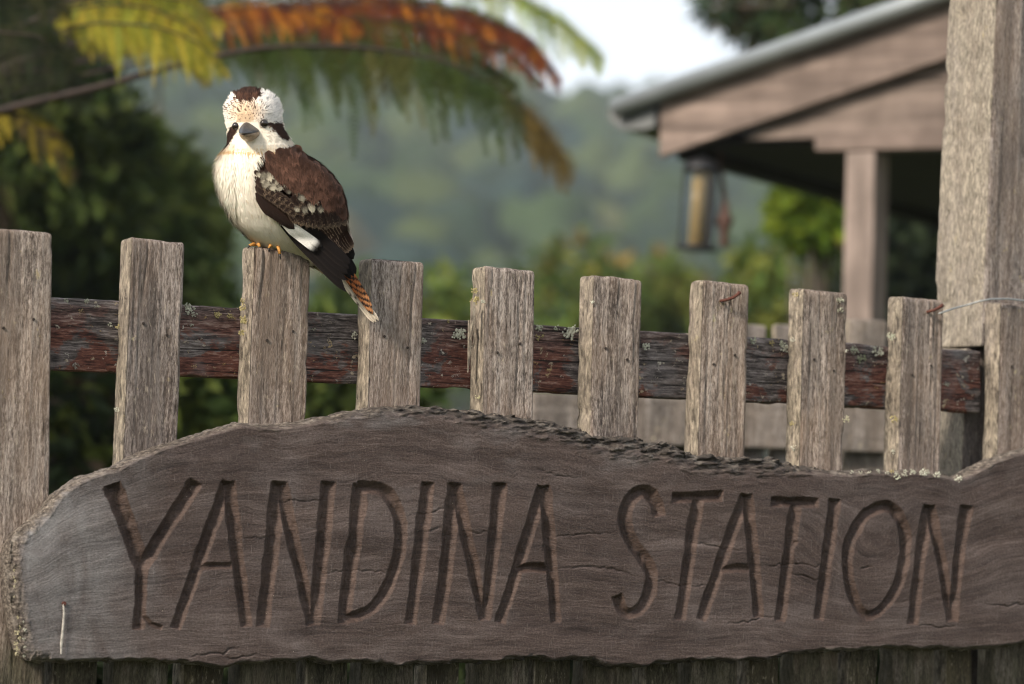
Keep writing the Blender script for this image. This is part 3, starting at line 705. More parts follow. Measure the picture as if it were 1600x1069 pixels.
# ------------------------------------------------------------------ weathered timber members
def timber(name, a0, a1, d0, d1, z0, z1, mat, parent, lean=0., seed=0, nz=90, rough=1., rnd=.005, topdrop=0., ref=None, horizontal=False, nper=56, curve=0.):
    """A sawn length of weathered timber: rounded corners, worn faces with furrows that run with the grain, uneven top."""
    zr = z1 if ref is None else ref
    w, th = a1 - a0, d1 - d0
    # perimeter of a rounded rectangle, starts at front left, goes round
    pts = []; 
    def seg(p, q, n):
        for i in range(n): t = i / n; pts.append((p[0] + (q[0] - p[0]) * t, p[1] + (q[1] - p[1]) * t))
    r = rnd; nf = int(nper * .36); ns = int(nper * .14)
    def arc(cx, cy, s0, n=4):
        for i in range(n): a = s0 + (math.pi / 2) * i / n; pts.append((cx + r * math.cos(a), cy + r * math.sin(a)))
    seg((r, 0), (w - r, 0), nf); arc(w - r, r, -math.pi / 2); seg((w, r), (w, th - r), ns); arc(w - r, th - r, 0)
    seg((w - r, th), (r, th), nf // 2); arc(r, th - r, math.pi / 2); seg((0, th - r), (0, r), ns); arc(r, r, math.pi)
    pts = np.array(pts); n = len(pts)
    nrm = np.roll(pts, -1, 0) - np.roll(pts, 1, 0); nrm = np.stack([nrm[:, 1], -nrm[:, 0]], 1); nrm /= np.linalg.norm(nrm, axis=1, keepdims=True)
    left = (nrm[:, 0] < -.55).astype(float)
    L = z1 - z0
    # rings along the length, denser at the ends, with an inset cap at each
    tt = np.concatenate([[0, .0008, .003], np.linspace(.008, L - .008, nz), [L - .004, L - .0015, L]])
    ins = np.zeros(len(tt)); ins[:2] = (.004, .0012); ins[-3:] = (.0006, .0022, .0052)
    rs_ = np.random.default_rng(seed); splits = [(rs_.uniform(.12, .88) * w, rs_.uniform(.05, .28), rs_.uniform(.0008, .0024), rs_.uniform(-.05, .05)) for _ in range(2)] if not horizontal else []
    V = []; C = []
    for k, t in enumerate(tt):
        p = pts.copy()
        furrow = (fbm(pts[:, 0] * 210, pts[:, 1] * 210, t * 5.0 + seed * 13.7, seed) - .47) * .0026 * rough
        wide = (fbm(pts[:, 0] * 55, pts[:, 1] * 55, t * 2.2 + seed * 3.1, seed + 50, 2) - .37) * .0040 * rough
        corner = np.minimum(np.minimum(np.abs(pts[:, 0]), np.abs(w - pts[:, 0])), np.inf) < r * 1.2
        for xs_, ln_, dp_, sl_ in splits: furrow = furrow - np.where(pts[:, 1] < r, dp_ * np.exp(-((pts[:, 0] - xs_ - sl_ * (L - t) - .0015 * math.sin(t * 60)) / .0014) ** 2) * min(1, max(0, 1 - (L - t) / ln_) * 2), 0)
        chip = np.where(corner, -(np.maximum(0, vnoise(pts[:, 0] * 30, pts[:, 1] * 30, t * 38 + seed * 5, seed + 9) - .62)) * .010 * rough, 0)
        p = p + nrm * (furrow + wide + chip - ins[k])[:, None]
        zz = np.full(n, t)
        endw = max(0, 1 - (L - t) / .05)
        zz = zz + endw * ((vnoise(pts[:, 0] * 120, pts[:, 1] * 120, seed * 9.1, seed + 4) - .5) * .0016 * rough - topdrop * pts[:, 0] / w + (vnoise(pts[:, 0] * 24, pts[:, 1] * 24, seed, seed) - .5) * .003 * rough)
        sh = lean * (z0 + zz - zr) + curve * math.sin(math.pi * t / L)
        V.append(np.stack([a0 + p[:, 0] + sh, d0 + p[:, 1], z0 + zz], 1)); C.append(np.stack([left, left * 0, left * 0], 1))
    V = np.concatenate(V); C = np.concatenate(C); m = len(tt)
    F_ = [(i * n + j, i * n + (j + 1) % n, (i + 1) * n + (j + 1) % n, (i + 1) * n + j) for i in range(m - 1) for j in range(n)]
    F_ += [tuple(range(n))[::-1], tuple((m - 1) * n + j for j in range(n))]
    if horizontal:        # lay it along a: length -> a, a -> z
        V = np.stack([V[:, 2], V[:, 1], V[:, 0]], 1); F_ = [f[::-1] for f in F_]
    return mesh_obj(name, V, F_, mat, parent, col=C)

fence = frame_empty('picket_fence', FENCE)
tag(fence, 'weathered grey picket fence with dark red-brown rail carrying the sign', 'fence')
TH = .042
def fa(px, py, d=0.): q = FENCE.pix(px, py, d); return float(q[0]), float(q[2])

# tall pickets: (front left px, right px, top py at the middle, bottom-left px at py, tilt)
# left px is where the front face begins, the side face shows to its left
TALL = [(-22, 84, 355, -28, 75, 800), (205, 290, 371, 190, 280, 690), (396, 487, 385.5, 387, 478, 660), (580, 663, 403, 573, 658, 640), (757, 836, 416, 754, 832, 650),
        (927, 1004, 429, 921, 998, 680), (1098, 1172, 438.5, 1090, 1163, 715), (1255, 1325, 450.5, 1248, 1318, 730), (1410, 1475, 462, 1401, 1470, 735), (1563, 1633, 472, 1557, 1628, 720)]
PK = []
for i, (l, r, ty, bl, br, by) in enumerate(TALL):
    a0, z1 = fa(l, ty); a1, _ = fa(r, ty); b0, zb = fa(bl, by); b1, _ = fa(br, by)
    lean = ((a0 - b0) + (a1 - b1)) / 2 / (z1 - zb)
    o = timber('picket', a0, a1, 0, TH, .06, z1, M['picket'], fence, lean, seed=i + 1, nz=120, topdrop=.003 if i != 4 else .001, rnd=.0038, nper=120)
    PK.append((a0, a1, z1, lean, o))
    # nail heads where the picket is fixed to the rail
    for j, f in enumerate((.28, .72)):
        zn = float(FENCE.pix((l + r) / 2, np.interp((l + r) / 2, [84, 1500], [506, 582]) + 8 * (-1) ** (i + j))[2])
        an = a0 + (a1 - a0) * f + lean * (zn - z1)
        MB().lathe([(.0002, -.0012), (.0021, -.0010), (.0023, .0004), (.0018, .0010)], 0, 0, 8).build('nail', M['hole'], o)
        nl = bpy.data.objects[-1] if False else o.children[-1]
        nl.matrix_local = Matrix.Translation((an, -.0008, zn)) @ Matrix.Rotation(rad(90), 4, 'X')
# low pickets between the tall ones (their heads are hidden by the sign)
LOW = [(78, 153), (283, 354), (473, 542), (661, 719), (832, 893), (1003, 1060), (1165, 1218), (1322, 1373), (1472, 1519)]
for i, (l, r) in enumerate(LOW):
    a0, zz = fa(l + 4, 1050); a1, _ = fa(r, 1050)
    timber('picket', a0, a1, 0, TH, .06, .98 + .01 * (i % 3), M['short'], fence, .012 * math.sin(i * 2.1), seed=i + 31, nz=40, nper=40)
# rails
rz1 = np.mean([fa(x, y, TH)[1] for x, y in ((84, 465), (520, 490), (865, 508), (1200, 529), (1500, 546))])
rz0 = np.mean([fa(x, y, TH)[1] for x, y in ((84, 578), (520, 600), (865, 614), (1200, 629), (1500, 644))])
ra1 = fa(1535, 590, TH)[0]; ra0 = fa(-60, 520, TH)[0]
rail = timber('rail', rz0, rz1, TH + .0015, TH + .036, ra0, ra1, M['rail'], fence, seed=77, nz=420, rough=1.1, horizontal=True, nper=64, rnd=.004)
timber('rail', .30, .40, TH + .0015, TH + .04, ra0, ra1, M['rail'], fence, seed=78, nz=60, horizontal=True)
# gate post: stands behind the pickets, housed for the rail end
pc = fa(1545, 270, TH + .002)[0]
pz = fa(1545, -400, TH)[1]
notch_z = fa(1515, 541, TH)[1]
timber('post', pc, pc + .15, TH + .004, TH + .142, notch_z + .001, pz, M['post'], fence, .0278, seed=5, nz=150, nper=110, rough=1.3, rnd=.006, ref=fa(1545, 270, TH)[1])
timber('post', pc - .002, pc + .147, TH + .040, TH + .142, .0, notch_z, M['post'], fence, .0278, seed=6, nz=90, nper=90, rough=1.3, rnd=.006, ref=fa(1545, 270, TH)[1])

# bent rusty nails near two picket heads
def bent_nail(pts, parent):
    P = [FENCE.pix(x, y, d) for x, y, d in pts]
    MB().tube(P, [.0026] * (len(P) - 1) + [.0036], 8).build('bent_nail', M['rust'], parent, smooth=True)
bent_nail([(1124, 471, .008), (1128, 470, -.006), (1136, 468.5, -.011), (1146, 465, -.013), (1153, 460, -.013), (1156, 457, -.013)], PK[6][4])
bent_nail([(1447, 488, .008), (1451, 487, -.006), (1459, 485, -.011), (1467, 481, -.013), (1473, 477, -.013)], PK[8][4])

# wire tied round the post
P = [FENCE.pix(x, y, d) for x, y, d in ((1462, 492, .004), (1476, 487, -.003), (1490, 482, .012), (1510, 477, .02), (1530, 471, -.006), (1548, 467.5, -.006), (1575, 467, -.006), (1600, 470, -.006), (1640, 478, -.006), (1655, 480, .08))]
wr = MB().tube(P, .0016, 8).build('wire', M['wire'], fence, smooth=True)

# splinters on the left edge of the fifth picket
def splinter(px, py0, py1, w, parent, d=-.002):
    q = [FENCE.pix(px, py0, d), FENCE.pix(px + w, py0 + 3, d), FENCE.pix(px + w * .8, (py0 + py1) / 2, d), FENCE.pix(px - 1, py1, d)]
    v = [np.array(p) for p in q] + [np.array(p) + np.array([0, .004, 0]) for p in q]
    MB().add(v, [(0, 3, 2, 1), (4, 5, 6, 7), (0, 1, 5, 4), (1, 2, 6, 5), (2, 3, 7, 6), (3, 0, 4, 7)]).build('splinter', M['picket'], parent)
splinter(733, 500, 582, 5, PK[4][4], .012); splinter(737, 470, 530, 6, PK[4][4], -.002)

# lichen rosettes on the rail and timber
def lichen(spots, name, parent, dflt_d):
    mb_v, mb_f, mb_c = [], [], []; n0 = 0
    for (px, py, r, tint, d) in spots:
        k = 5.2 / FPX
        for s in range(int(8 + r * 2.2)):
            a = RNG.uniform(0, 6.28); q = r * RNG.uniform(0, 1) ** .6
            c = FENCE.pix(px + q * math.cos(a), py + q * math.sin(a) * .9, d)
            rr = k * r * RNG.uniform(.10, .34); nn = 9
            ring = [c + np.array([rr * RNG.uniform(.6, 1.25) * math.cos(w), -.0005, rr * RNG.uniform(.6, 1.25) * math.sin(w)]) for w in np.linspace(0, 2 * math.pi, nn, endpoint=False)]
            inner = [c * .45 + np.array(p) * .55 + np.array([0, -.0010 - rr * .18 * RNG.random(), 0]) for p in ring]
            v = ring + inner + [c + np.array([0, -.0009, 0])]
            mb_v += v; mb_f += [(n0 + i, n0 + (i + 1) % nn, n0 + nn + (i + 1) % nn, n0 + nn + i) for i in range(nn)] + [(n0 + nn + i, n0 + nn + (i + 1) % nn, n0 + 2 * nn) for i in range(nn)]
            t = np.array(tint) * RNG.uniform(.75, 1.2); mb_c += [t] * len(v); n0 += len(v)
    return mesh_obj(name, mb_v, mb_f, M['lichen'], parent, col=np.array(mb_c), smooth=False, kind='stuff')
WH, GY, YE = (1, 1, .96), (.85, .88, .78), (.78, .66, .38)
dr = TH - .001
lichen([(297, 484, 8, WH, dr), (292, 478, 5, GY, dr), (303, 492, 5, WH, dr), (299, 508, 3, WH, dr), (719, 522, 10, WH, dr), (712, 524, 6, WH, dr), (662, 533, 5, WH, dr), (888, 522, 11, WH, dr), (896, 514, 8, WH, dr), (870, 512, 5, GY, dr), (842, 512, 6, GY, dr), (843, 526, 6, YE, dr), (1010, 541, 7, WH, dr),
        (1176, 532, 6, GY, dr), (1205, 537, 5, YE, dr), (1226, 545, 7, WH, dr), (1222, 536, 5, GY, dr), (1335, 548, 7, GY, dr), (1372, 548, 9, WH, dr), (1345, 560, 8, (.5, .52, .40), dr), (553, 524, 6, WH, dr), (490, 514, 3, WH, dr), (700, 502, 3, YE, dr), (150, 478, 4, WH, dr), (118, 572, 5, (.55, .5, .5), dr), (1480, 600, 4, WH, dr), (172, 508, 4, WH, dr),
        (340, 492, 6, YE, dr), (360, 494, 5, YE, dr), (104, 470, 4, GY, dr), (135, 470, 4, GY, dr), (820, 603, 4, YE, dr)], 'lichen', rail, dr)
lichen([(1236 + 2, 530, 4, WH, -.001), (1322, 548, 3, WH, -.001), (1397, 655, 6, YE, -.001), (1392, 525, 7, GY, .012), (1322, 655, 6, (.9, .85, .7), -.001), (1238, 662, 5, YE, .012), (1241, 700, 5, WH, .012), (1396, 705, 4, WH, .01), (1243, 460, 5, YE, .012), (1312, 470, 6, (.75, .75, .68), -.001), (1313, 485, 5, (.75, .75, .68), -.001)], 'lichen', PK[7][4], 0)
lichen([(746, 620, 4, (.9, .85, .6), .008), (742, 470, 8, YE, .010), (741, 455, 6, YE, .010), (754, 472, 4, WH, -.001), (925, 472, 4, WH, -.001), (381, 500, 7, YE, .010), (379, 480, 6, YE, .010), (378, 520, 6, YE, .012), (379, 470, 4, YE, .01), (182, 640, 4, WH, .01), (184, 510, 4, YE, .012)], 'lichen', PK[4][4], 0)

# ------------------------------------------------------------------ second fence a little way behind
BACK = Frame(*(at(1100, 600, 7.35)[:2]), rad(14))
bf = frame_empty('picket_fence', BACK); tag(bf, 'paler low fence behind the picket fence, seen in gaps at right', 'fence')
ba = lambda px, py: (lambda q: (float(q[0]), float(q[2])))(BACK.pix(px, py))
z1, z0 = ba(1100, 624)[1], ba(1100, 698)[1]
timber('rail', z0, z1, -.035, -.001, ba(825, 640)[0], ba(1560, 640)[0], M['back'], bf, seed=91, nz=160, horizontal=True)
for i, (l, r, ty) in enumerate(((842, 897, 640), (930, 990, 640), (1020, 1075, 640), (1142, 1198, 506), (1212, 1266, 507), (1326, 1387, 498), (1405, 1460, 498), (1480, 1540, 498))):
    a0, zt = ba(l, ty); a1, _ = ba(r, ty)
    timber('picket', a0, a1, 0, .03, .05, zt, M['back'] if i > 2 else M['short'], bf, 0, seed=101 + i, nz=50, nper=36)

# ------------------------------------------------------------------ the carved slab sign
TOP = [(18, 884), (19, 868), (23, 848), (35, 830), (60, 812), (76, 797), (88, 780), (100, 768), (118, 755), (125, 750), (150, 741), (185, 730), (205, 719), (222, 711), (260, 696), (300, 685), (340, 672), (368, 664), (385, 661), (400, 664), (440, 664), (462, 661), (478, 659), (500, 654), (520, 651), (540, 646), (560, 644), (590, 638), (620, 637), (650, 635), (688, 636), (700, 640), (720, 641), (745, 642), (770, 648), (800, 651), (815, 651), (840, 656), (870, 660), (880, 666), (910, 669), (925, 676), (935, 683), (960, 687), (985, 685), (1000, 690), (1040, 693), (1058, 698), (1068, 705), (1085, 712), (1110, 713), (1130, 717), (1150, 718), (1180, 716), (1222, 720), (1230, 728), (1260, 729), (1275, 733), (1300, 736), (1340, 738), (1368, 734), (1400, 739), (1430, 736), (1450, 740), (1480, 741), (1497, 748), (1520, 738), (1550, 721), (1580, 710), (1600, 705), (1640, 692), (1700, 684), (1760, 690), (1800, 720), (1830, 780)]
BOT = [(18, 886), (18.5, 905), (20, 930), (25, 960), (32, 1000), (38, 1020), (48, 1032), (75, 1036), (120, 1034), (160, 1033), (175, 1036), (200, 1033), (240, 1033), (262, 1037), (290, 1036), (330, 1043), (352, 1044), (370, 1039), (420, 1036), (440, 1033), (462, 1036), (490, 1029), (505, 1037), (540, 1036), (570, 1035), (620, 1041), (660, 1038), (680, 1039), (740, 1035), (780, 1036), (800, 1031), (830, 1028), (850, 1031), (870, 1034), (900, 1030), (925, 1032), (945, 1040), (960, 1043), (1010, 1041), (1050, 1038), (1100, 1033), (1150, 1034), (1170, 1030), (1200, 1032), (1215, 1027), (1240, 1022), (1290, 1018), (1340, 1017), (1390, 1011), (1430, 1015), (1470, 1012), (1478, 1016), (1520, 1017), (1540, 1013), (1560, 1014), (1600, 1006), (1650, 1000), (1720, 985), (1790, 950), (1830, 880)]
LET = [  # strokes: points in photo pixels, half width
 ([(177, 762), (200, 825), (222, 884)], 12.5), ([(303, 757), (262, 822), (222, 886)], 10), ([(222, 880), (219, 940), (217, 980)], 10), ([(222, 962), (236, 975), (252, 981)], 4),
 ([(355, 757), (315, 868), (275, 979)], 9.5), ([(357, 757), (371, 868), (385, 976)], 9.5), ([(308, 886), (335, 884), (362, 884)], 6),
 ([(436, 758), (423, 868), (411, 976)], 11), ([(438, 760), (464, 868), (488, 974)], 9.5), ([(513, 758), (502, 868), (492, 974)], 10),
 ([(563, 762), (550, 868), (537, 972)], 10.5), ([(563, 762), (592, 764), (612, 780), (625, 815), (624, 862), (609, 912), (585, 948), (560, 962), (540, 966)], 9),
 ([(668, 758), (655, 868), (642, 972)], 10), ([(711, 760), (699, 868), (686, 972)], 10.5), ([(713, 762), (735, 868), (757, 966)], 9), ([(781, 759), (770, 868), (759, 966)], 9.5),
 ([(847, 763), (815, 868), (782, 971)], 9), ([(850, 763), (861, 868), (869, 970)], 9), ([(808, 889), (832, 886), (858, 889)], 7.5),
 ([(1030, 803), (1025, 785), (1012, 769), (995, 772), (980, 793), (977, 818), (988, 848), (1006, 872), (1018, 898), (1014, 927), (1001, 951), (984, 959), (972, 951), (965, 934)], 9.5),
 ([(1054, 778), (1090, 777), (1126, 776)], 8), ([(1091, 782), (1078, 868), (1064, 966)], 9),
 ([(1165, 777), (1131, 868), (1096, 966)], 8.5), ([(1167, 777), (1178, 868), (1185, 962)], 8.5), ([(1132, 890), (1152, 888), (1173, 890)], 6.5),
 ([(1208, 784), (1240, 785), (1275, 786)], 7.5), ([(1243, 790), (1232, 868), (1219, 968)], 8.5), ([(1229, 873), (1236, 860), (1244, 846)], 3.5),
 ([(1304, 784), (1293, 868), (1279, 966)], 8.5),
 ([(1386, 791), (1403, 805), (1414, 838), (1410, 888), (1393, 932), (1362, 962), (1340, 948), (1326, 905), (1325, 858), (1343, 816), (1365, 796), (1386, 791)], 8.5),
 ([(1451, 793), (1438, 868), (1426, 973)], 9), ([(1453, 794), (1470, 868), (1486, 968)], 8), ([(1510, 794), (1499, 868), (1488, 968)], 8.5)]
CRK = [  # drying cracks
 ([(430, 786), (470, 783), (515, 780)], 1.2), ([(505, 895), (545, 893), (575, 890), (610, 895)], 1.8), ([(640, 806), (680, 800), (700, 789)], 1.4), ([(664, 830), (690, 825)], 1.8), ([(720, 832), (765, 833)], 1.2),
 ([(850, 838), (900, 836), (960, 833)], 1.2), ([(868, 888), (930, 886), (968, 890)], 1.6), ([(920, 887), (960, 890), (1000, 902)], 1.2), ([(1080, 846), (1115, 855), (1165, 862)], 1.6), ([(1020, 905), (1060, 915), (1120, 916)], 1.4), ([(1135, 976), (1170, 972), (1215, 961)], 1.8), ([(1190, 884), (1240, 882), (1290, 886)], 1.4), ([(1235, 898), (1285, 907)], 1.6), 
 ([(1344, 888), (1360, 885)], 2), ([(1540, 942), (1566, 948), (1600, 943), (1650, 944)], 1.8), ([(1435, 978), (1490, 981)], 1.4), ([(296, 1028), (325, 1022), (350, 1021), (358, 1013), (372, 1012)], 2.2), ([(350, 1021), (358, 1029), (385, 1026), (405, 1022)], 1.6), ([(840, 735), (870, 742), (910, 748)], 1.2),  ([(380, 842), (430, 838)], 1.2), ]
def rounded(pts):
    """curved strokes: a smooth line through the measured points"""
    if len(pts) < 5: return pts
    P = np.array(pts, float); closed = pts[0] == pts[-1]
    E = np.concatenate([P[-2:-1] if closed else [2 * P[0] - P[1]], P, P[1:2] if closed else [2 * P[-1] - P[-2]]]); out = []
    for i in range(len(P) - 1):
        a, b, c, d = E[i:i + 4]
        for t in (0, .25, .5, .75): out.append(tuple(.5 * (2 * b + (c - a) * t + (2 * a - 5 * b + 4 * c - d) * t * t + (3 * b - a - 3 * c + d) * t ** 3)))
    return out + [tuple(P[-1])]
LET = [(rounded(p), h) for p, h in LET]
def seg_dist(X, Y, pts):
    best = np.full(X.shape, 1e9); par = np.zeros(X.shape); side = np.zeros(X.shape); n = len(pts) - 1
    for i in range(n):
        (x0, y0), (x1, y1) = pts[i], pts[i + 1]; dx, dy = x1 - x0, y1 - y0
        t = np.clip(((X - x0) * dx + (Y - y0) * dy) / (dx * dx + dy * dy + 1e-9), 0, 1)
        d = np.hypot(X - x0 - t * dx, Y - y0 - t * dy); m = d < best
        best = np.where(m, d, best); par = np.where(m, (i + t) / n, par)
    return best, par
def carved_sign():
    xs = np.concatenate([np.linspace(18.6, 60, 46), np.linspace(61.2, 1606, 1150), np.linspace(1610, 1829, 60)])
    top = np.array(TOP, float); bot = np.array(BOT, float)
    yt = np.interp(xs, top[:, 0], top[:, 1]); yb = np.interp(xs, bot[:, 0], bot[:, 1])
    jag = (fbm(xs / 9., 0 * xs, seed=21) - .47) * 7 + (vnoise(xs / 2.6, 0 * xs, seed=24) - .5) * 2.0
    barky = np.interp(xs, [0, 300, 500, 700, 880, 1240, 1300, 1600], [.35, .3, .5, 1.0, 2.0, 2.0, .5, .3])
    yt = yt + jag * barky * .8 * np.clip((xs - 18) / 30, 0, 1); yb = yb + ((fbm(xs / 13., 0 * xs + 5, seed=22) - .47) * 7 + (vnoise(xs / 3.1, 0 * xs, seed=25) - .5) * 1.6) * np.clip((xs - 18) / 30, 0, 1)
    nr = 250; q = np.linspace(0, 1, nr); q = np.clip(q + .018 * np.sin(q * 2 * np.pi) * -1, 0, 1)
    X = np.repeat(xs[:, None], nr, 1); Yp = yb[:, None] + (yt - yb)[:, None] * q[None]
    out = np.concatenate([np.stack([xs, yt], 1)[::6], np.stack([xs, yb], 1)[::-6]])
    edge = np.full(X.shape, 60.)
    near = np.minimum(np.minimum(Yp - yt[:, None], yb[:, None] - Yp), X + 0 * Yp - 17) < 46
    near |= (X < 140) | (X > 1700)
    Xn, Yn = X[near], Yp[near]; e = np.full(Xn.shape, 60.)
    for i in range(len(out)):
        x0, y0 = out[i]; x1, y1 = out[(i + 1) % len(out)]
        s = (Xn > min(x0, x1) - 60) & (Xn < max(x0, x1) + 60)
        dx, dy = x1 - x0, y1 - y0; t = np.clip(((Xn[s] - x0) * dx + (Yn[s] - y0) * dy) / (dx * dx + dy * dy + 1e-9), 0, 1)
        e[s] = np.minimum(e[s], np.hypot(Xn[s] - x0 - t * dx, Yn[s] - y0 - t * dy))
    edge[near] = e
    front = -.050
    dep = np.full(X.shape, front)
    # gentle waviness of the planed face
    dep += (fbm(X / 140, Yp / 60, seed=31) - .47) * .006 + (fbm(X / 40, Yp / 14, seed=32) - .47) * .0004
    rimw = np.interp(xs, [18, 60, 100, 300, 560, 690, 800, 930, 1200, 1240, 1300, 1600], [17, 13, 7, 6, 11, 18, 25, 31, 29, 14, 8, 6])[:, None]
    upper = Yp < (yt + yb)[:, None] / 2
    rw = np.where(upper, rimw, np.where(X < 80, 18, 6))
    bark = np.clip(1.15 - edge / rw + (fbm(X / 12, Yp / 7, seed=34) - .47) * 1.1, 0, 1)
    dep += .013 * np.clip(1 - edge / rw, 0, 1) ** 1.6 + bark * np.where(X < 85, fbm(X / 5, Yp / 9, seed=36) - .47, (fbm(X / 18, Yp / 4.5, seed=35) - .47) * np.interp(X, [500, 700, 1230, 1300], [1, 1.6, 1.9, 1])) * .013
    groove = np.zeros(X.shape); gd = np.zeros(X.shape)
    wob = (fbm(X / 16, Yp / 16, seed=41) - .47) * 5
    for pts, hw in LET:
        x0 = min(p[0] for p in pts) - 24; x1 = max(p[0] for p in pts) + 24
        ci = np.where((xs > x0) & (xs < x1))[0]; c0, c1 = ci[0], ci[-1] + 1
        d, par = seg_dist(X[c0:c1], Yp[c0:c1], pts)
        d = np.maximum(0, d + wob[c0:c1] * .6)
        # flat chisel-cut ends instead of round ones, strokes narrowing downwards
        for (e0, e1) in ((pts[0], pts[1]), (pts[-1], pts[-2])) if pts[0] != pts[-1] else ():
            ll = math.hypot(e0[0] - e1[0], e0[1] - e1[1]); ov = ((X[c0:c1] - e0[0]) * (e0[0] - e1[0]) + (Yp[c0:c1] - e0[1]) * (e0[1] - e1[1])) / ll
            nr_ = np.hypot(X[c0:c1] - e0[0], Yp[c0:c1] - e0[1]) < hw * 2.2
            d = np.where(nr_ & (ov > 0), np.maximum(d, hw * .3 + ov * 1.7 + wob[c0:c1] * .3), d)
        hwv = hw * (1.15 - .24 * np.clip((Yp[c0:c1] - 770) / 200, 0, 1)) * (1 + (vnoise(X[c0:c1] / 30, Yp[c0:c1] / 22, seed=47) - .5) * .22)
        chip_ = np.maximum(0, vnoise(X[c0:c1] / 5, Yp[c0:c1] / 9, seed=48) - .66) * .4 + (vnoise(X[c0:c1] / 2.5, Yp[c0:c1] / 4, seed=49) - .5) * .06
        u = np.clip(d / hwv - chip_, 0, 1.6)
        prof = np.clip(1 - u, 0, 1); prof = np.minimum(1, prof ** .8 * 1.12)
        dm = .0100 if hw > 7 else .0055
        dm = dm * (1 - .30 * np.clip((Yp[c0:c1] - 930) / 45, 0, 1))
        chis = 1 + (vnoise(X[c0:c1] / 9, Yp[c0:c1] / 14, seed=44) - .5) * .45
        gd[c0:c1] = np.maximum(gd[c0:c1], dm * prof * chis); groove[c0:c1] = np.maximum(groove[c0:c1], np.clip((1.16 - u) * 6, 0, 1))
    dep += gd
    for pts, hw in CRK:
        x0 = min(p[0] for p in pts) - 8; x1 = max(p[0] for p in pts) + 8
        ci = np.where((xs > x0) & (xs < x1))[0]
        if not len(ci): continue
        c0, c1 = ci[0], ci[-1] + 1
        d, par = seg_dist(X[c0:c1], Yp[c0:c1] + (vnoise(X[c0:c1] / 7, 0, seed=51) - .5) * 5, pts)
        dep[c0:c1] += .0026 * np.clip(1.2 - d / (hw * .8), 0, 1) * np.clip(1.2 - np.abs(par - .5) * 1.9, .1, 1)
    # back part of each column: rough bark edge going round to the back
    nb = 7; tb = np.linspace(0, 1, nb + 1)[1:]
    def rim(ye, d_edge, sgn, seed):
        dd = d_edge[:, None] + (-.003 - d_edge)[:, None] * tb[None]
        bul = (np.sin(tb * math.pi) * 3)[None] + (fbm(xs[:, None] / 8, tb[None] * 4, seed=seed) - .47) * 8 * (1 - .3 * tb[None]) * np.clip((xs - 18) / 40, 0.05, 1)[:, None]
        return ye[:, None] + sgn * (bul - tb[None] * 4), dd
    ty_, td = rim(yt, dep[:, -1], -1, 61); by_, bd = rim(yb, dep[:, 0], 1, 62)
    AX = np.concatenate([np.repeat(xs[:, None], nb, 1), X, np.repeat(xs[:, None], nb, 1)], 1)
    AY = np.concatenate([by_[:, ::-1], Yp, ty_], 1); AD = np.concatenate([bd[:, ::-1], dep, td], 1)
    one = np.ones((len(xs), nb))
    BK = np.concatenate([one, bark, one], 1); GV = np.concatenate([one * 0, groove, one * 0], 1)
    pale = np.clip(1.05 - (AX - 60) / 190 + (fbm(AX / 60, AY / 90, seed=71) - .47) * .9, 0, 1) * .95
    pale = np.maximum(pale, .6 * np.clip((fbm(AX / 80, AY / 30, seed=72) - .55) * 4, 0, 1) * np.clip(1 - (AY - 640) / 160, 0, 1))
    pale *= (1 - GV) * np.clip((AX - 25) / 20, 0, 1)
    for c_ in (0, -1):      # close both ends of the slab
        AY[c_] = (yt[c_] + yb[c_]) / 2; AD[c_] = -.022; BK[c_] = 1
    # pixel sheet -> the plane in front of the pickets; relief is real depth
    base = FENCE.pix(AX, AY, np.full(AX.shape, front)); V = base.copy(); V[..., 1] = AD
    n, m = AX.shape; V = V.reshape(-1, 3)
    i = np.arange(n - 1)[:, None] * m + np.arange(m - 1)[None]
    F_ = np.stack([i, i + m, i + m + 1, i + 1], -1).reshape(-1, 4)
    j = np.arange(n - 1) * m; bk = np.stack([j + m - 1, j + 2 * m - 1, j + m, j], -1)      # back
    F_ = np.concatenate([F_, bk])
    rel = (AY - yt[:, None]) ; hh = (yb - yt)[:, None]
    flow = np.where(True, base[..., 2] + (yt[:, None] - 700) * .00095 * np.clip(1 - rel / hh, 0, 1) * .9, 0)
    flow = flow + (fbm(AX / 90, AY / 50, seed=75) - .47) * .022
    # knot swirl round the letter O
    sw = np.exp(-(((AX - 1365) / 95) ** 2 + ((AY - 880) / 75) ** 2)); flow = flow + sw * .10
    uv = np.stack([base[..., 0], flow], -1).reshape(-1, 2)
    dkb = np.broadcast_to(np.interp(xs, [0, 480, 640, 1240, 1330], [.15, .35, .9, .95, .25])[:, None], AX.shape)
    col = np.stack([BK, GV, pale, dkb], -1).reshape(-1, 4)
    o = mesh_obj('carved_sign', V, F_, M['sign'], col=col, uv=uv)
    o.location = tuple(FENCE.o); o.rotation_euler = (0, 0, FENCE.yaw)
    tag(o, 'dark rough-edged timber slab carved YANDINA STATION fixed to the fence', 'sign')
    ds = -.051
    sp = [(1330 + 14 * i_, 737 + (i_ % 3), RNG.uniform(2.5, 4), WH, -.046) for i_ in range(8)] + [(1425, 738, 5, WH, -.048), (1444, 738, 7, WH, -.048), (1464, 742, 6, WH, -.049), (1497, 748, 6, WH, -.05), (1402, 745, 5, GY, -.05), (1413, 742, 4, WH, -.05), (1392, 737, 4, YE, -.05)]
    sp += [(RNG.uniform(20, 36), y, RNG.uniform(2.5, 5), (.95, .86, .66), -.042) for y in np.linspace(850, 1022, 22)] + [(RNG.uniform(36, 44), y, RNG.uniform(1.5, 3), WH, -.048) for y in np.linspace(850, 1025, 14)]
    l = lichen(sp, 'lichen', o, 0)
    # rusty nail with a pale dropping streak below it, lower left
    q = [FENCE.pix(x, y, -.0535) for x, y in ((99, 944), (100, 960), (98, 985), (96, 1005), (95.5, 1022))]
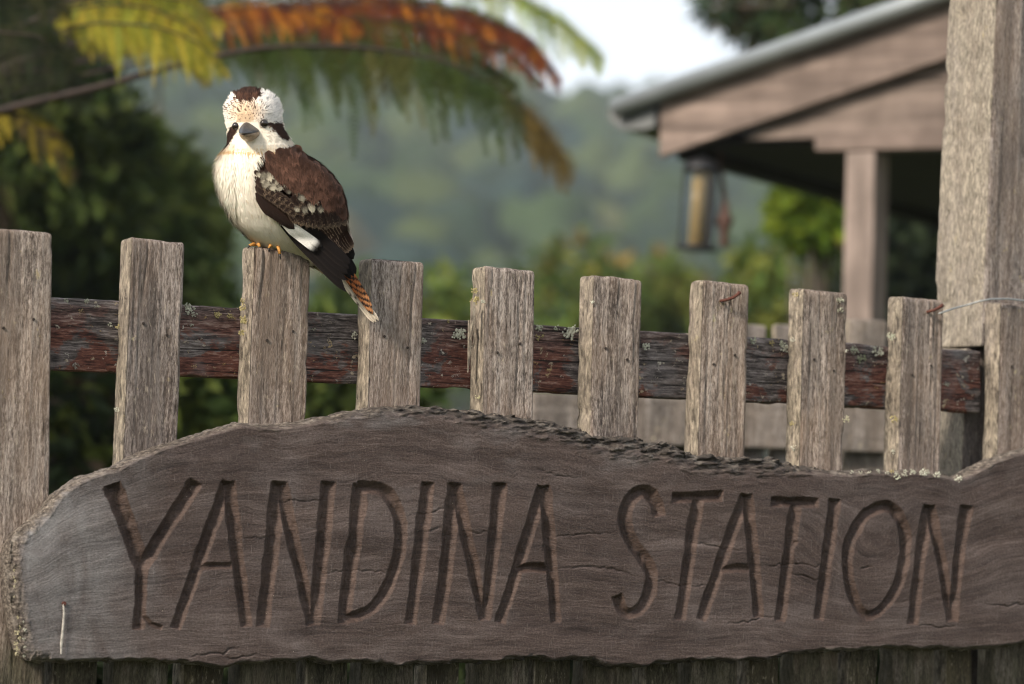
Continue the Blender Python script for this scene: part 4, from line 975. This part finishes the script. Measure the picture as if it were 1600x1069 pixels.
    w_ = [.0012, .0016, .0019, .0022, .0012]
    mb = MB(); v = []
    for p, w in zip(q, w_): v += [p + np.array([-w, 0, 0]), p + np.array([0, -.0010, 0]), p + np.array([w, 0, 0])]
    mb.add(v, [(3 * k + j_, 3 * k + 3 + j_, 3 * k + 4 + j_, 3 * k + 1 + j_) for k in range(4) for j_ in (0, 1)])
    mb.build('dropping_streak', M['white'], o, smooth=True)
    p = FENCE.pix(99.5, 943, -.051)
    MB().tube([p + np.array([0, .006, 0]), p + np.array([0, -.003, 0])], [.0028, .0030], 8).build('nail', M['rust'], o)
M['white'] = simple('bird_dropping', (.42, .38, .33), .8, .3, 200)
carved_sign()

# ------------------------------------------------------------------ the bird
BK_ = 5.18 / FPX                                  # metres per pixel where the bird perches
PERCH = FENCE.world(FENCE.pix(440, 392, .018))    # on top of the third picket
BASE = float((PERCH - CAMP) @ Fv)
def B(px, py, dep=0.):
    """bird space: direction measured in the photo and depth (pixels, positive away from us) -> offset from the perch"""
    return CAMP + ray(px, py) * (BASE + dep * BK_) - PERCH
def unB(P):
    q = P + PERCH - CAMP; w = q @ Fv
    return 800 + FPX * (q @ Rv) / w, H / 2 - FPX * (q @ Uv) / w, (w - BASE) / BK_
bird = empty('bird', tuple(PERCH)); tag(bird, 'brown and cream kookaburra perched on the third picket', 'bird')
SL = [(142, 383, 397, 6, 0), (145, 374, 408, 17, 0), (150, 365, 420, 29, 0), (157, 359, 429, 37, 0), (166, 356, 434, 42, 0), (178, 355, 436, 45, 0), (190, 356, 437, 45, 0), (200, 356, 441, 44, 0), (210, 357, 447, 44, 0), (220, 357, 453, 45, .05),
      (230, 355, 459, 47, .12), (240, 348, 474, 50, .2), (255, 341, 499, 54, .28), (270, 339, 516, 57, .3), (290, 341, 531, 60, .3), (310, 347, 539, 60, .3), (330, 357, 543, 58, .3), (350, 370, 543, 53, .3), (365, 384, 538, 46, .3), (376, 398, 528, 38, .3), (386, 416, 518, 28, .3), (394, 438, 512, 19, .3), (402, 458, 512, 12, .3), (410, 474, 514, 7, .3)]
SLA = np.array(SL, float)
def slice_at(py):
    return [float(np.interp(py, SLA[:, 0], SLA[:, i])) for i in range(1, 5)]
def body():
    pys = np.concatenate([np.linspace(142, 160, 12), np.linspace(163, 410, 84)]); n = 56; V = []; PX = []
    par = np.array([slice_at(p) for p in pys])
    for _ in range(2): par[1:-1] = (par[:-2] + 2 * par[1:-1] + par[2:]) / 4
    for py, (xl, xr, hd, sh) in zip(pys, par):
        xc, hw = (xl + xr) / 2, (xr - xl) / 2
        for k in range(n):
            w = 2 * math.pi * k / n; c, s = math.cos(w), math.sin(w); e = 2 / 2.25
            x = xc + hw * math.copysign(abs(c) ** e, c); y = hd * math.copysign(abs(s) ** e, s)
            dep = y + (xc - 440) * .3 + sh * (x - xc)
            # head details: brow hollow beside the bill, cheek
            V.append(B(x, py, dep)); PX.append((x, py, dep, s))
    m = len(pys)
    F_ = [(i * n + k, i * n + (k + 1) % n, (i + 1) * n + (k + 1) % n, (i + 1) * n + k) for i in range(m - 1) for k in range(n)]
    F_ += [tuple(range(n))[::-1], tuple((m - 1) * n + k for k in range(n))]
    F_ = [f[::-1] for f in F_]
    return np.array(V), F_, np.array(PX)
def seg2(x, y, a, b):
    dx, dy = b[0] - a[0], b[1] - a[1]; t = min(1, max(0, ((x - a[0]) * dx + (y - a[1]) * dy) / (dx * dx + dy * dy))); return math.hypot(x - a[0] - t * dx, y - a[1] - t * dy)
WFx = [228, 238, 246, 256, 270, 295, 315, 335, 355, 375, 395, 412]; WFv = [452, 418, 408, 402, 398, 399, 408, 425, 447, 472, 503, 526]
def wing_front(py): return np.interp(py, WFx, WFv)
CREAM, WHITE, BUFF, DK = np.array((.86, .735, .555)), np.array((.90, .845, .775)), np.array((.62, .46, .31)), np.array((.030, .017, .013))
BRN, DKB = np.array((.044, .022, .0145)), np.array((.022, .0135, .0105))
def plume_col(x, y, fs, rnd):
    """colour of the small body plumage by where it grows"""
    if y < 226 and fs > 0 or y < 160:
        c = WHITE * (.70 + .24 * rnd[1])
        crown = ((x - 385) / 20) ** 2 + ((y - 146) / 15) ** 2
        if crown < .95 + .35 * rnd[0]: return DK * (.6 + rnd[1] * 1.3) + (np.array((.045, .02, .011)) if y > 149 and rnd[2] > .5 else 0)
        face = ((x - 384) / 31) ** 2 + ((y - 178) / 27) ** 2
        if face < .75 + .6 * rnd[0]:
            f_ = min(1, face); c = WHITE * f_ * .9 + BUFF * (1 - f_)
            pd = .32 * max(0, 1 - abs(y - 160) / 26) + .12
            if y < 188 and rnd[1] < pd: return DK * 2.2 + BUFF * .12
        if y > 190: c = CREAM * .55 + WHITE * .45
        # dark stripe through the eye to the ear, both sides
        d1 = seg2(x, y, (432, 197), (444, 209)); d2 = seg2(x, y, (414, 193), (430, 196)); d3 = seg2(x, y, (366, 201), (353, 222))
        if d1 < 5.5 + rnd[0] * 4.5 or d2 < 2.6 + rnd[0] * 1.5 or math.hypot(x - 413, y - 192.8) < 7 or d3 < 4.2 + rnd[0] * 3.2: return DK * (.9 + rnd[1])
        if 196 < y < 206 and 418 < x < 440 and rnd[1] < .3: return np.array((.2, .11, .06))
        if y < 192 and 372 < x < 396 and y > 178: c = BUFF * .8
        return c * (.92 + .12 * rnd[2])
    if fs <= 0 and y > 215 or x > wing_front(y) - 1: return BRN * (.6 + .8 * rnd[2])
    c = CREAM * .45 + WHITE * .6
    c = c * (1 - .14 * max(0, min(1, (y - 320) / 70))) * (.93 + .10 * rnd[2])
    if abs(y - 233 - (x - 390) * -.02) < 3.5: c = np.array((.66, .47, .26))
    if 222 < y < 232: c = CREAM * (.85 + .2 * rnd[1])
    if rnd[0] < .03 and y > 240: c = c * np.array((.88, .82, .74))
    return c
bv, bf_, bpx = body()
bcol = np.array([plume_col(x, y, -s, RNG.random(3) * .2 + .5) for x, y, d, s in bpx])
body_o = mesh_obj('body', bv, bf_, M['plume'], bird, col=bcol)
BVH = BVHTree.FromPolygons([Vector(v) for v in bv], bf_)
EyeDir = -Fv
def surf(px, py):
    """depth (pixels) of the near side of the body at a photo pixel, and its normal"""
    o = Vector(B(px, py, -400)); h = BVH.ray_cast(o, (Vector(B(px, py, 0)) - o).normalized())
    if h[0] is None: h = BVH.find_nearest(Vector(B(px, py, (px - 440) * .3)))
    return float(unB(np.array(h[0]))[2]), np.array(h[1])

def plumage():
    """soft body feathers: thousands of fine tapering barbs that share the body's shading"""
    V, F_, C, NN = [], [], [], []
    me = body_o.data; me.calc_loop_triangles()
    tri = np.array([t.vertices[:] for t in me.loop_triangles]); a, b, c = bv[tri[:, 0]], bv[tri[:, 1]], bv[tri[:, 2]]
    ar = np.linalg.norm(np.cross(b - a, c - a), axis=1)
    N = 75000; ti = RNG.choice(len(tri), N, p=ar / ar.sum()); r1, r2 = RNG.random(N), RNG.random(N); fl = r1 + r2 > 1; r1[fl] = 1 - r1[fl]; r2[fl] = 1 - r2[fl]
    P = a[ti] + (b - a)[ti] * r1[:, None] + (c - a)[ti] * r2[:, None]
    vn = np.array([v.normal[:] for v in me.vertices]); nr = vn[tri[ti, 0]] * (1 - r1 - r2)[:, None] + vn[tri[ti, 1]] * r1[:, None] + vn[tri[ti, 2]] * r2[:, None]; nr /= np.linalg.norm(nr, axis=1, keepdims=True)
    px, py, _d = unB(P); fs = -(nr @ Fv)
    n0 = 0; billc = B(391, 196, -58); clump = {}
    for i in range(N):
        x, y = px[i], py[i]; rnd = RNG.random(3)
        if (abs(x - 391) < 15 and abs(y - 203) < 12 and fs[i] > .3) or math.hypot(x - 412.5, y - 192.5) < 7 and fs[i] > 0 or math.hypot(x - 368, y - 197) < 6 and fs[i] > 0: continue
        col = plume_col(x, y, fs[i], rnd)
        head = y < 222
        cs = 5.5 if head else 8.5
        ck = (int(x // cs), int((y + (int(x // cs) % 2) * cs / 2) // (cs * 1.25)), fs[i] > 0)
        if ck not in clump: clump[ck] = (RNG.normal(size=3), RNG.uniform(.95, 1.04), RNG.uniform(.7, 1.2))
        cdir, cbr, cl_ = clump[ck]; col = col * cbr
        if head:
            d = P[i] - billc; d /= np.linalg.norm(d) + 1e-9
            if y > 200: d = d + Uv * -.7
            hf = min(1, max(0, (200 - y) / 26)); L = RNG.uniform(4, 8.5) * (1.0 + .22 * hf); lift = .28 + .50 * hf * cl_
            if y > 178 and fs[i] > .6: L *= .6
            d = d + cdir * (.18 + .16 * hf)
        else:
            d = -Uv + Rv * (.22 + .3 * max(0, (y - 330) / 60)) + RNG.normal(size=3) * .08 + cdir * .13
            L = RNG.uniform(7, 15) * (1 + .5 * max(0, (y - 330) / 60)); lift = .13 * cl_ + .22 * (x < 366)
            if x > wing_front(y) - 1: L *= .7
        n = nr[i]; d = d - n * (d @ n); d /= np.linalg.norm(d) + 1e-9
        d = d + n * lift * RNG.uniform(.5, 1.4) + RNG.normal(size=3) * .05; d /= np.linalg.norm(d)
        sd_ = np.cross(d, n); sd_ /= np.linalg.norm(sd_) + 1e-9
        w = (RNG.uniform(.45, .9) if RNG.random() < .7 else RNG.uniform(.9, 1.7)) * BK_
        rimf = max(0, 1 - abs(fs[i]) * 2.2)
        L *= BK_ * (1 + (.55 if head else .6) * rimf); d = d + n * .25 * rimf; d /= np.linalg.norm(d)
        p0 = P[i] - n * BK_ * .6
        if not head and fs[i] > 0 and 243 < y < 322 and -8 < x - wing_front(y) < 0: p0 = p0 - Fv * BK_ * RNG.uniform(0, 12); d = d + Rv * .25
        p1 = p0 + d * L * .5; p2 = p0 + d * L - n * L * .12
        V += [p0 - sd_ * w, p0 + sd_ * w, p1 + sd_ * w * .85, p1 - sd_ * w * .85, p2]
        F_ += [(n0, n0 + 1, n0 + 2, n0 + 3), (n0 + 3, n0 + 2, n0 + 4)]; n0 += 5
        b0 = .80 if head else .96  # shadow between barbs put into darker root colours, strongest on the head
        C += [col * b0, col * b0, col, col, col * 1.03]
        q = n + d * .25; NN += [q / np.linalg.norm(q)] * 5
    o = mesh_obj('plumage', np.array(V), F_, M['plume'], bird, col=np.clip(np.array(C), 0, .9), kind='stuff')
    if len(o.data.vertices) == len(NN): o.data.normals_split_custom_set_from_vertices([tuple(q) for q in NN])
plumage()

def feather(name, root, tip, w, cfn, parent, lay=1., liftt=1.5, bend=0., nl=9, depth=None, pointed=.55, cup=.9, barbs=0):
    """one feather blade from root to tip (photo pixels), lying on the body, slightly cupped"""
    (x0, y0), (x1, y1) = root, tip; L = math.hypot(x1 - x0, y1 - y0); ux, uy = (x1 - x0) / L, (y1 - y0) / L; nx, ny = -uy, ux
    V, C = [], []; nw = 5; rr = RNG.random()
    for i in range(nl + 1):
        t = i / nl
        wid = w * (min(1, .45 + t * 2.2)) * (1 if t < pointed else math.sqrt(max(0., 1 - ((t - pointed) / (1 - pointed)) ** 2.2)))
        if i == nl: wid = w * .10
        for j in range(nw):
            s = -1 + 2 * j / (nw - 1)
            x = x0 + ux * L * t + nx * (wid * s + bend * math.sin(t * math.pi) ); y = y0 + uy * L * t + ny * (wid * s + bend * math.sin(t * math.pi))
            if depth is None: dp, _ = surf(x, y)
            else: dp = depth(x, y)
            dp = dp - lay - liftt * t + cup * s * s
            V.append(B(x, y, dp)); C.append(cfn(t, s, rr))
    F_ = [(i * nw + j, i * nw + j + 1, (i + 1) * nw + j + 1, (i + 1) * nw + j) for i in range(nl) for j in range(nw - 1)]
    if barbs:                                     # fine barbs that run out past the vane's edge and soften it
        for _ in range(barbs):
            t = RNG.uniform(.25, 1.); i = min(nl - 1, int(t * nl)); sg = 1 if RNG.random() < .5 else -1
            j0 = RNG.uniform(0, .75); a_ = np.array(V[i * nw + 2]); e_ = np.array(V[i * nw + (4 if sg > 0 else 0)]); f_ = np.array(V[(i + 1) * nw + 2]) - a_
            p0 = a_ + (e_ - a_) * j0; dv = (e_ - a_) * .5 + f_ / (np.linalg.norm(f_) + 1e-9) * w * BK_ * .9; dv = dv * RNG.uniform(.6, 1.15)
            p1 = p0 + dv; wd_ = np.cross(dv, Fv); wd_ = wd_ / (np.linalg.norm(wd_) + 1e-9) * BK_ * .42; up_ = -Fv * BK_ * RNG.uniform(.15, .6)
            n_ = len(V); V += [p0 - wd_ + up_, p0 + wd_ + up_, p1 + up_]; F_.append((n_, n_ + 1, n_ + 2))
            c_ = np.array(cfn(min(1, t + .12), sg * min(1, j0 + .3), rr)) * RNG.uniform(.75, 1.25); C += [c_] * 3
    return mesh_obj(name, V, F_, M['feather'], parent, col=np.clip(np.array(C), 0, .9))

def mixc(a, b, t): t = min(1, max(0, t)); return np.array(a) * (1 - t) + np.array(b) * t
RUF = np.array((.082, .042, .029)); PALE = np.array((.40, .355, .27)); EDGE = np.array((.33, .235, .16))
def c_mantle(t, s, r): return mixc(mixc(BRN, DKB, .3 + .4 * r), RUF * (.8 + .6 * r), max(abs(s) ** 3 * .8, (t - .55) * 1.9)) * (.75 + .5 * r)
def c_pale(t, s, r): return mixc(DKB * 1.15, PALE * (.35 + .75 * r), (t - .40 - .15 * math.sin(r * 40)) * 2.6 - abs(s) * .25)
def c_dark(t, s, r): return mixc(DKB * (.75 + .5 * r), EDGE * .75, max((t - .84) * 4, 0) * (.6 + .4 * r) + max(0, abs(s) - .8) * .8)
def c_dusk(t, s, r): return mixc(DKB * (.7 + .4 * r), BRN * .8, max(0, abs(s) - .6))
def c_sec(t, s, r): return mixc(mixc(DKB * .8, BRN * .75, .4 + .3 * r), EDGE * 1.25, max(max(0, s - .55) * 2.0, (t - .92) * 8))
def c_prim(t, s, r): return mixc((.010, .008, .0075), (.030, .023, .020), max(0, s - .6) * 2 * r)
def c_white(t, s, r): return mixc((.74, .70, .645), (.014, .012, .011), (t - .80) * 9 + (.5 if abs(s) > .98 else 0))
wing = empty('wing', (0, 0, 0)); wing.parent = bird
def sdep(o): return lambda x, y: surf(min(x, 546), y)[0] + o
# outer flight feathers (primaries), folded, reaching past the rump
def pdep(x, y): return surf(min(x, 470), min(y, 372))[0] + max(0, x - 470) * .36 - 3
for i, (r, tp, w) in enumerate([((440, 352), (541, 456), 6), ((446, 350), (537, 447), 7), ((452, 350), (540, 438), 8), ((458, 348), (543, 428), 8), ((464, 346), (545, 420), 8), ((470, 344), (547, 412), 8)]):
    feather('flight_feather', r, tp, w, c_prim, wing, lay=2 + i * 1.1, liftt=1, depth=pdep, nl=14, pointed=.7)
# white window in the primaries
for i, (r, tp, w) in enumerate([((442, 350), (496, 392), 6.5), ((447, 347), (502, 386), 6.5)]):
    feather('flight_feather', r, tp, w, c_white, wing, lay=9.5 + i * .8, liftt=0, depth=pdep, nl=18, pointed=.86)
# secondaries / tertials fan
for i in range(11):
    t = i / 10; r = (452 + t * 60, 338 - t * 22); tp = (528 + t * 24, 399 - t * 6 - 18 * max(0, t - .7))
    feather('flight_feather', r, tp, 5.4, c_sec if i > 2 else c_prim, wing, lay=9 + i * .55, liftt=1.5, depth=lambda x, y: surf(min(x, 538), min(y, 372))[0] * 1.0 - max(0, y - 372) * .02, nl=14, pointed=.82)
# greater coverts
for i in range(9):
    t = i / 8; r = (448 + t * 74, 318 - t * 8); tp = (464 + t * 76, 350 + 10 * math.sin(t * 2.6) - 2 * t)
    feather('covert', r, tp, 7.2, c_dark, wing, lay=15.5 + i * .15, liftt=.8, barbs=44, cup=.3, nl=10, pointed=.6)
# dark lower edge of the wing by the belly
for i in range(6):
    t = i / 5; feather('covert', (402 + t * 12, 300 + t * 16), (424 + t * 36, 338 + t * 20), 8.5, c_dusk, wing, lay=14.5 - i * .3, liftt=1.2, barbs=24, nl=9)
# dark median coverts
for row, (xa, ya, xb, yb_, n, L, wd) in enumerate([(400, 290, 446, 322, 7, 22, 6.5), (401, 281, 462, 322, 9, 20, 6.4)]):
    for i in range(n):
        t = i / (n - 1); x, y = xa + (xb - xa) * t, ya + (yb_ - ya) * t
        feather('covert', (x, y), (x + L * .72, y + L * .70), wd, c_dark, wing, lay=17 + row * .8, liftt=.7, nl=8, barbs=40, cup=.3)
# pale spotted coverts, in the rows and spots seen on the wing
for (x, y, L, w) in [(472, 312, 18, 7), (468, 318, 18, 7)]:
    feather('covert', (x - L * .7, y - L * .6), (x + 3, y + 4), w, c_dark, wing, lay=18.3, liftt=.6, nl=9, barbs=40, cup=.3)
for (x, y, L, w) in [(478, 329, 17, 5.5), (490, 328, 17, 5.5), (503, 328, 17, 5.5), (514, 324, 16, 5), (466, 327, 14, 5)]:
    feather('spotted_covert', (x - L * .45, y - L * .95), (x, y + 4), w, c_pale, wing, lay=18.2, liftt=.5, nl=10, pointed=.5, barbs=44, cup=.2)
for (x, y, L, w) in [(494, 318, 20, 4.6), (477, 312, 18, 5.2), (464, 302, 16, 5), (459, 293, 16, 5.5), (468, 298, 14, 5), (450, 300, 14, 5), (447, 289, 14, 5.2), (452, 281, 13, 5), (437, 296, 14, 5), (433, 286, 12, 5.2), (424, 281, 12, 5.2), (414, 277, 11, 5), (418, 289, 13, 5.2), (428, 294, 13, 5), (409, 284, 11, 4.6), (440, 278, 12, 5), (405, 275, 10, 4.6), (421, 273, 10, 4.6), (432, 275, 10, 4.8)]:
    x += RNG.normal() * 1.2; y += RNG.normal() * 1.2; feather('spotted_covert', (x - L * .72, y - L * .66), (x + 2, y + 2), w * RNG.uniform(.7, 1.35), c_pale, wing, lay=18.6 + (330 - y) * .012, liftt=.5, nl=10, pointed=.5, barbs=44, cup=.2)
# mantle and scapulars: overlapping rounded brown feathers, laid from the tail end upwards
rows = []
for k in range(11):
    v = k / 10
    for i in range(9):
        u = (i + (.5 if k % 2 else 0)) / 9
        x = 424 + 124 * u + 14 * v; y = 240 + 96 * v * (1 - .25 * (1 - u)) + 14 * (1 - v) * (abs(u - .35) * 2.2) ** 1.6 * 1.0
        rows.append((y + .4 * x, x, y))
        # keep to the brown area above the spotted band
rows.sort(reverse=True)
for key, x, y in rows:
    band = 262 + (x - 405) * .60 - 6                       # upper edge of the spotted coverts
    if y > min(band, 338) or x > 548 or x < wing_front(y) - 2: continue
    xl, xr, hd, sh = slice_at(y)
    if x > xr - 5 or y < 236 + abs(x - 455) * .05: continue
    d = .35 + .5 * max(0, (500 - x)) / 100; L = RNG.uniform(17, 27); x += RNG.normal() * 1.8; y += RNG.normal() * 1.8
    feather('mantle_feather', (x - L * .45 * d, y - L * .5), (x + L * .45 * d, y + L * .5), RNG.uniform(8, 10), c_mantle, wing, lay=19.3 + (340 - y) * .012, liftt=.5, nl=9, pointed=.35, barbs=110, cup=.15)
# pale outer edge of the folded wing against the background
feather('flight_feather', (536, 330), (552, 385), 2.6, lambda t, s, r: mixc(BRN, (.55, .46, .40), .7), wing, lay=2, liftt=0, depth=lambda x, y: surf(540, min(y, 370))[0] + 4, nl=12, pointed=.8)
# far wing tip, dark, beyond the tail
wing2 = empty('wing', (0, 0, 0)); wing2.parent = bird
for r, tp, w in (((515, 370), (556, 428), 8), ((510, 372), (549, 424), 8), ((518, 352), (552, 405), 9)):
    feather('flight_feather', r, tp, w, c_prim, wing2, lay=0, liftt=0, depth=lambda x, y: 34 + (x - 520) * .35, nl=12, pointed=.7)

# tail: rufous, black-barred inner feathers with white outer ones
def tdep(x, y): return 4 + (x - 480) * .20
def c_tail(t, s, r):
    b = math.sin(t * 46 + s * 2.0 + r * 2)
    if t < .34: return mixc((.020, .015, .013), (.05, .035, .03), abs(s) * .6)
    base = mixc((.33, .105, .035), (.40, .20, .09), (t - .6) * 2)
    return np.array((.022, .016, .014)) if b > .12 else base
def c_tailw(t, s, r):
    if t < .25: return np.array((.35, .27, .19))
    b = math.sin(t * 40 + r * 5)
    c = mixc((.66, .55, .42), (.62, .52, .41), t)
    return np.array((.03, .022, .018)) if (b > .86 and s > .1 and t < .85) else c * (.55 + .45 * abs(s)) * (.85 + .3 * r)
tail = empty('tail', (0, 0, 0)); tail.parent = bird
for i, (r, tp, w) in enumerate([((500, 396), (584, 504), 3.6), ((503, 395), (588, 503.5), 3.6), ((508, 394), (592, 501), 3.4)]):
    feather('tail_feather', r, tp, w, c_tailw, tail, lay=i * .8, liftt=0, depth=tdep, nl=22, pointed=.86)
for i, (r, tp, w) in enumerate([((513, 393), (583, 491), 4.6), ((518, 391), (581, 483), 4.8), ((525, 389), (577, 473), 4.4)]):
    feather('tail_feather', r, tp, w, c_tail, tail, lay=3.5 + i * .9, liftt=0, depth=tdep, nl=34, pointed=.85)
for i, (r, tp, w) in enumerate([((512, 378), (548, 436), 6), ((520, 378), (553, 432), 5)]):
    feather('tail_covert', r, tp, w, c_prim, tail, lay=7 + i, liftt=0, depth=tdep, nl=12, pointed=.6)
# cream under-tail coverts
for i, (r, tp, w) in enumerate([((455, 382), (522, 435), 7), ((462, 384), (512, 428), 7), ((455, 386), (500, 418), 6), ((450, 384), (488, 408), 6)]):
    feather('tail_covert', r, tp, w, lambda t, s, r_: np.array((.62, .49, .33)) * (.85 + .2 * r_), tail, lay=-2 + i * .5, liftt=0, depth=lambda x, y: (x - 440) * .3 + 2, nl=12, pointed=.4)

# bill: two mandibles pointing at us, slightly to the left and down
def mandible(name, ring0, tipp, mat, ex, n=16, m=9):
    """ring0: list of (px, py, depth) round the base; narrows to the tip"""
    V = []; base = np.array([B(*p) for p in ring0]); tip = B(*tipp); c = base.mean(0); n = len(base)
    for i in range(m):
        t = i / (m - 1); f = (1 - t ** ex) * .97 + .03; ctr = c * (1 - t) + tip * t
        V += [ctr + (p - c) * f for p in base]
    F_ = [(i * n + k, i * n + (k + 1) % n, (i + 1) * n + (k + 1) % n, (i + 1) * n + k) for i in range(m - 1) for k in range(n)]
    F_ += [tuple((m - 1) * n + k for k in range(n)), tuple(range(n))[::-1]]
    o = mesh_obj(name, V, F_, mat, bird)
    md = o.modifiers.new('s', 'SUBSURF'); md.levels = md.render_levels = 2
    return o
def mk_bill(name, c0, c1):
    t = NT(name); n = t.noise(t.coord(), 240, 4, .6); return t.done(t.ramp(n, [(.3, c0), (.7, c1)]), .36, t.bump(n, .0006), .5)
M['bill_up'] = mk_bill('bill_slate', (.010, .011, .014), (.026, .028, .034)); M['bill_lo'] = mk_bill('bill_horn', (.15, .095, .055), (.34, .235, .145))
M['eye'] = NT('dark_eye').done((.012, .008, .006), .06, None, .6)
M['foot'] = simple('foot_scales', (.42, .20, .045), .6, .45, 420, bump=.0012); M['claw'] = simple('claw', (.03, .025, .022), .4, .3, 200)
bd = surf(391, 200)[0]
mandible('upper_bill', [(373.5, 206, bd + 3), (375.5, 199, bd + 2), (379.5, 193, bd + 2), (384.5, 189.5, bd), (390, 191, bd + 1), (396, 195, bd + 2), (402, 199.5, bd + 3), (409, 204.5, bd + 4), (400, 207, bd + 3), (390, 208.5, bd + 2), (381, 208.5, bd + 2)], (379, 208, bd - 46), M['bill_up'], 2.0)
mandible('lower_bill', [(374.5, 206, bd + 4), (384, 208, bd + 4), (394, 208, bd + 4), (408, 205, bd + 5), (407, 211, bd + 2), (401, 217.5, bd), (392, 221.5, bd - 1), (384, 221.5, bd - 1), (377.5, 215.5, bd + 1)], (381, 211.5, bd - 38), M['bill_lo'], 2.4)
# eyes with a dark lid rim
for (x, y, r, dx) in ((412.5, 192.8, 6.4, 0), (368.5, 197, 6.2, 0)):
    dp, nn = surf(x, y)
    bm = bmesh.new(); bmesh.ops.create_uvsphere(bm, u_segments=24, v_segments=16, radius=r * BK_)
    V = np.array([v.co[:] for v in bm.verts]) + B(x, y, dp + .2); F_ = [[v.index for v in f.verts] for f in bm.faces]; bm.free()
    mesh_obj('eye', V, F_, M['eye'], bird)
# feet gripping the top of the picket
topz_px = 384.5
def toe(pts, parent, r0=3.3, r1=2.2, claw=None):
    P = [B(*p) for p in pts]; MB().tube(P, list(np.linspace(r0, r1, len(P)) * BK_ * np.array([1, 1.12, .92, 1.1, .95][:len(P)])), 10).build('toe', M['foot'], parent, smooth=True)
    if claw: MB().tube([P[-1]] + [B(*p) for p in claw], [2.0 * BK_, 1.4 * BK_, .3 * BK_], 7).build('claw', M['claw'], parent.children[-1], smooth=True)
for (cx, dz) in ((431, 0), (402, 1)):
    leg = MB().tube([B(cx + 4, 366, -2), B(cx + 1, 376, -8), B(cx, 381, -10)], [6 * BK_, 5 * BK_, 4.6 * BK_], 10).build('leg', M['foot'], bird, smooth=True)
    if dz == 0:
        toe([(431, 381, -10), (434, 384, -26), (436, 390, -31.5), (437, 397, -32)], leg, claw=[(438, 402, -32), (438.5, 406, -30)])
        toe([(429, 381, -10), (425, 382.5, -25), (422, 384, -31), (420.5, 388, -32)], leg, claw=[(420, 392, -32), (420, 394, -30)])
        toe([(431, 381, -8), (441, 382, -14), (450, 382.5, -17), (457, 384, -18)], leg)
    else:
        toe([(402, 381, -10), (396, 382, -24), (392, 383, -29), (390, 384, -31)], leg, claw=[(388, 386, -32), (387, 389, -31)])
        toe([(403, 381, -10), (404, 382, -24), (405, 383, -30), (405.5, 386, -32)], leg, claw=[(406, 390, -32), (406, 392, -31)])
        toe([(402, 381, -8), (410, 382, -12), (418, 382.5, -16)], leg)

# ------------------------------------------------------------------ air
def haze(dens=.00042):
    t = NT('damp_air'); t.t.nodes.remove(t.bsdf); v = t.n('ShaderNodeVolumePrincipled'); v.inputs['Color'].default_value = (.80, .90, 1., 1)
    v.inputs['Density'].default_value = dens; t.l(v.outputs[0], t.out.inputs['Volume'])
    o = MB().box((-900, -900, -2), (900, 900, 110)).build('haze', t.m); tag(o, 'thin pale haze filling the valley air', 'haze', kind='stuff')
haze()
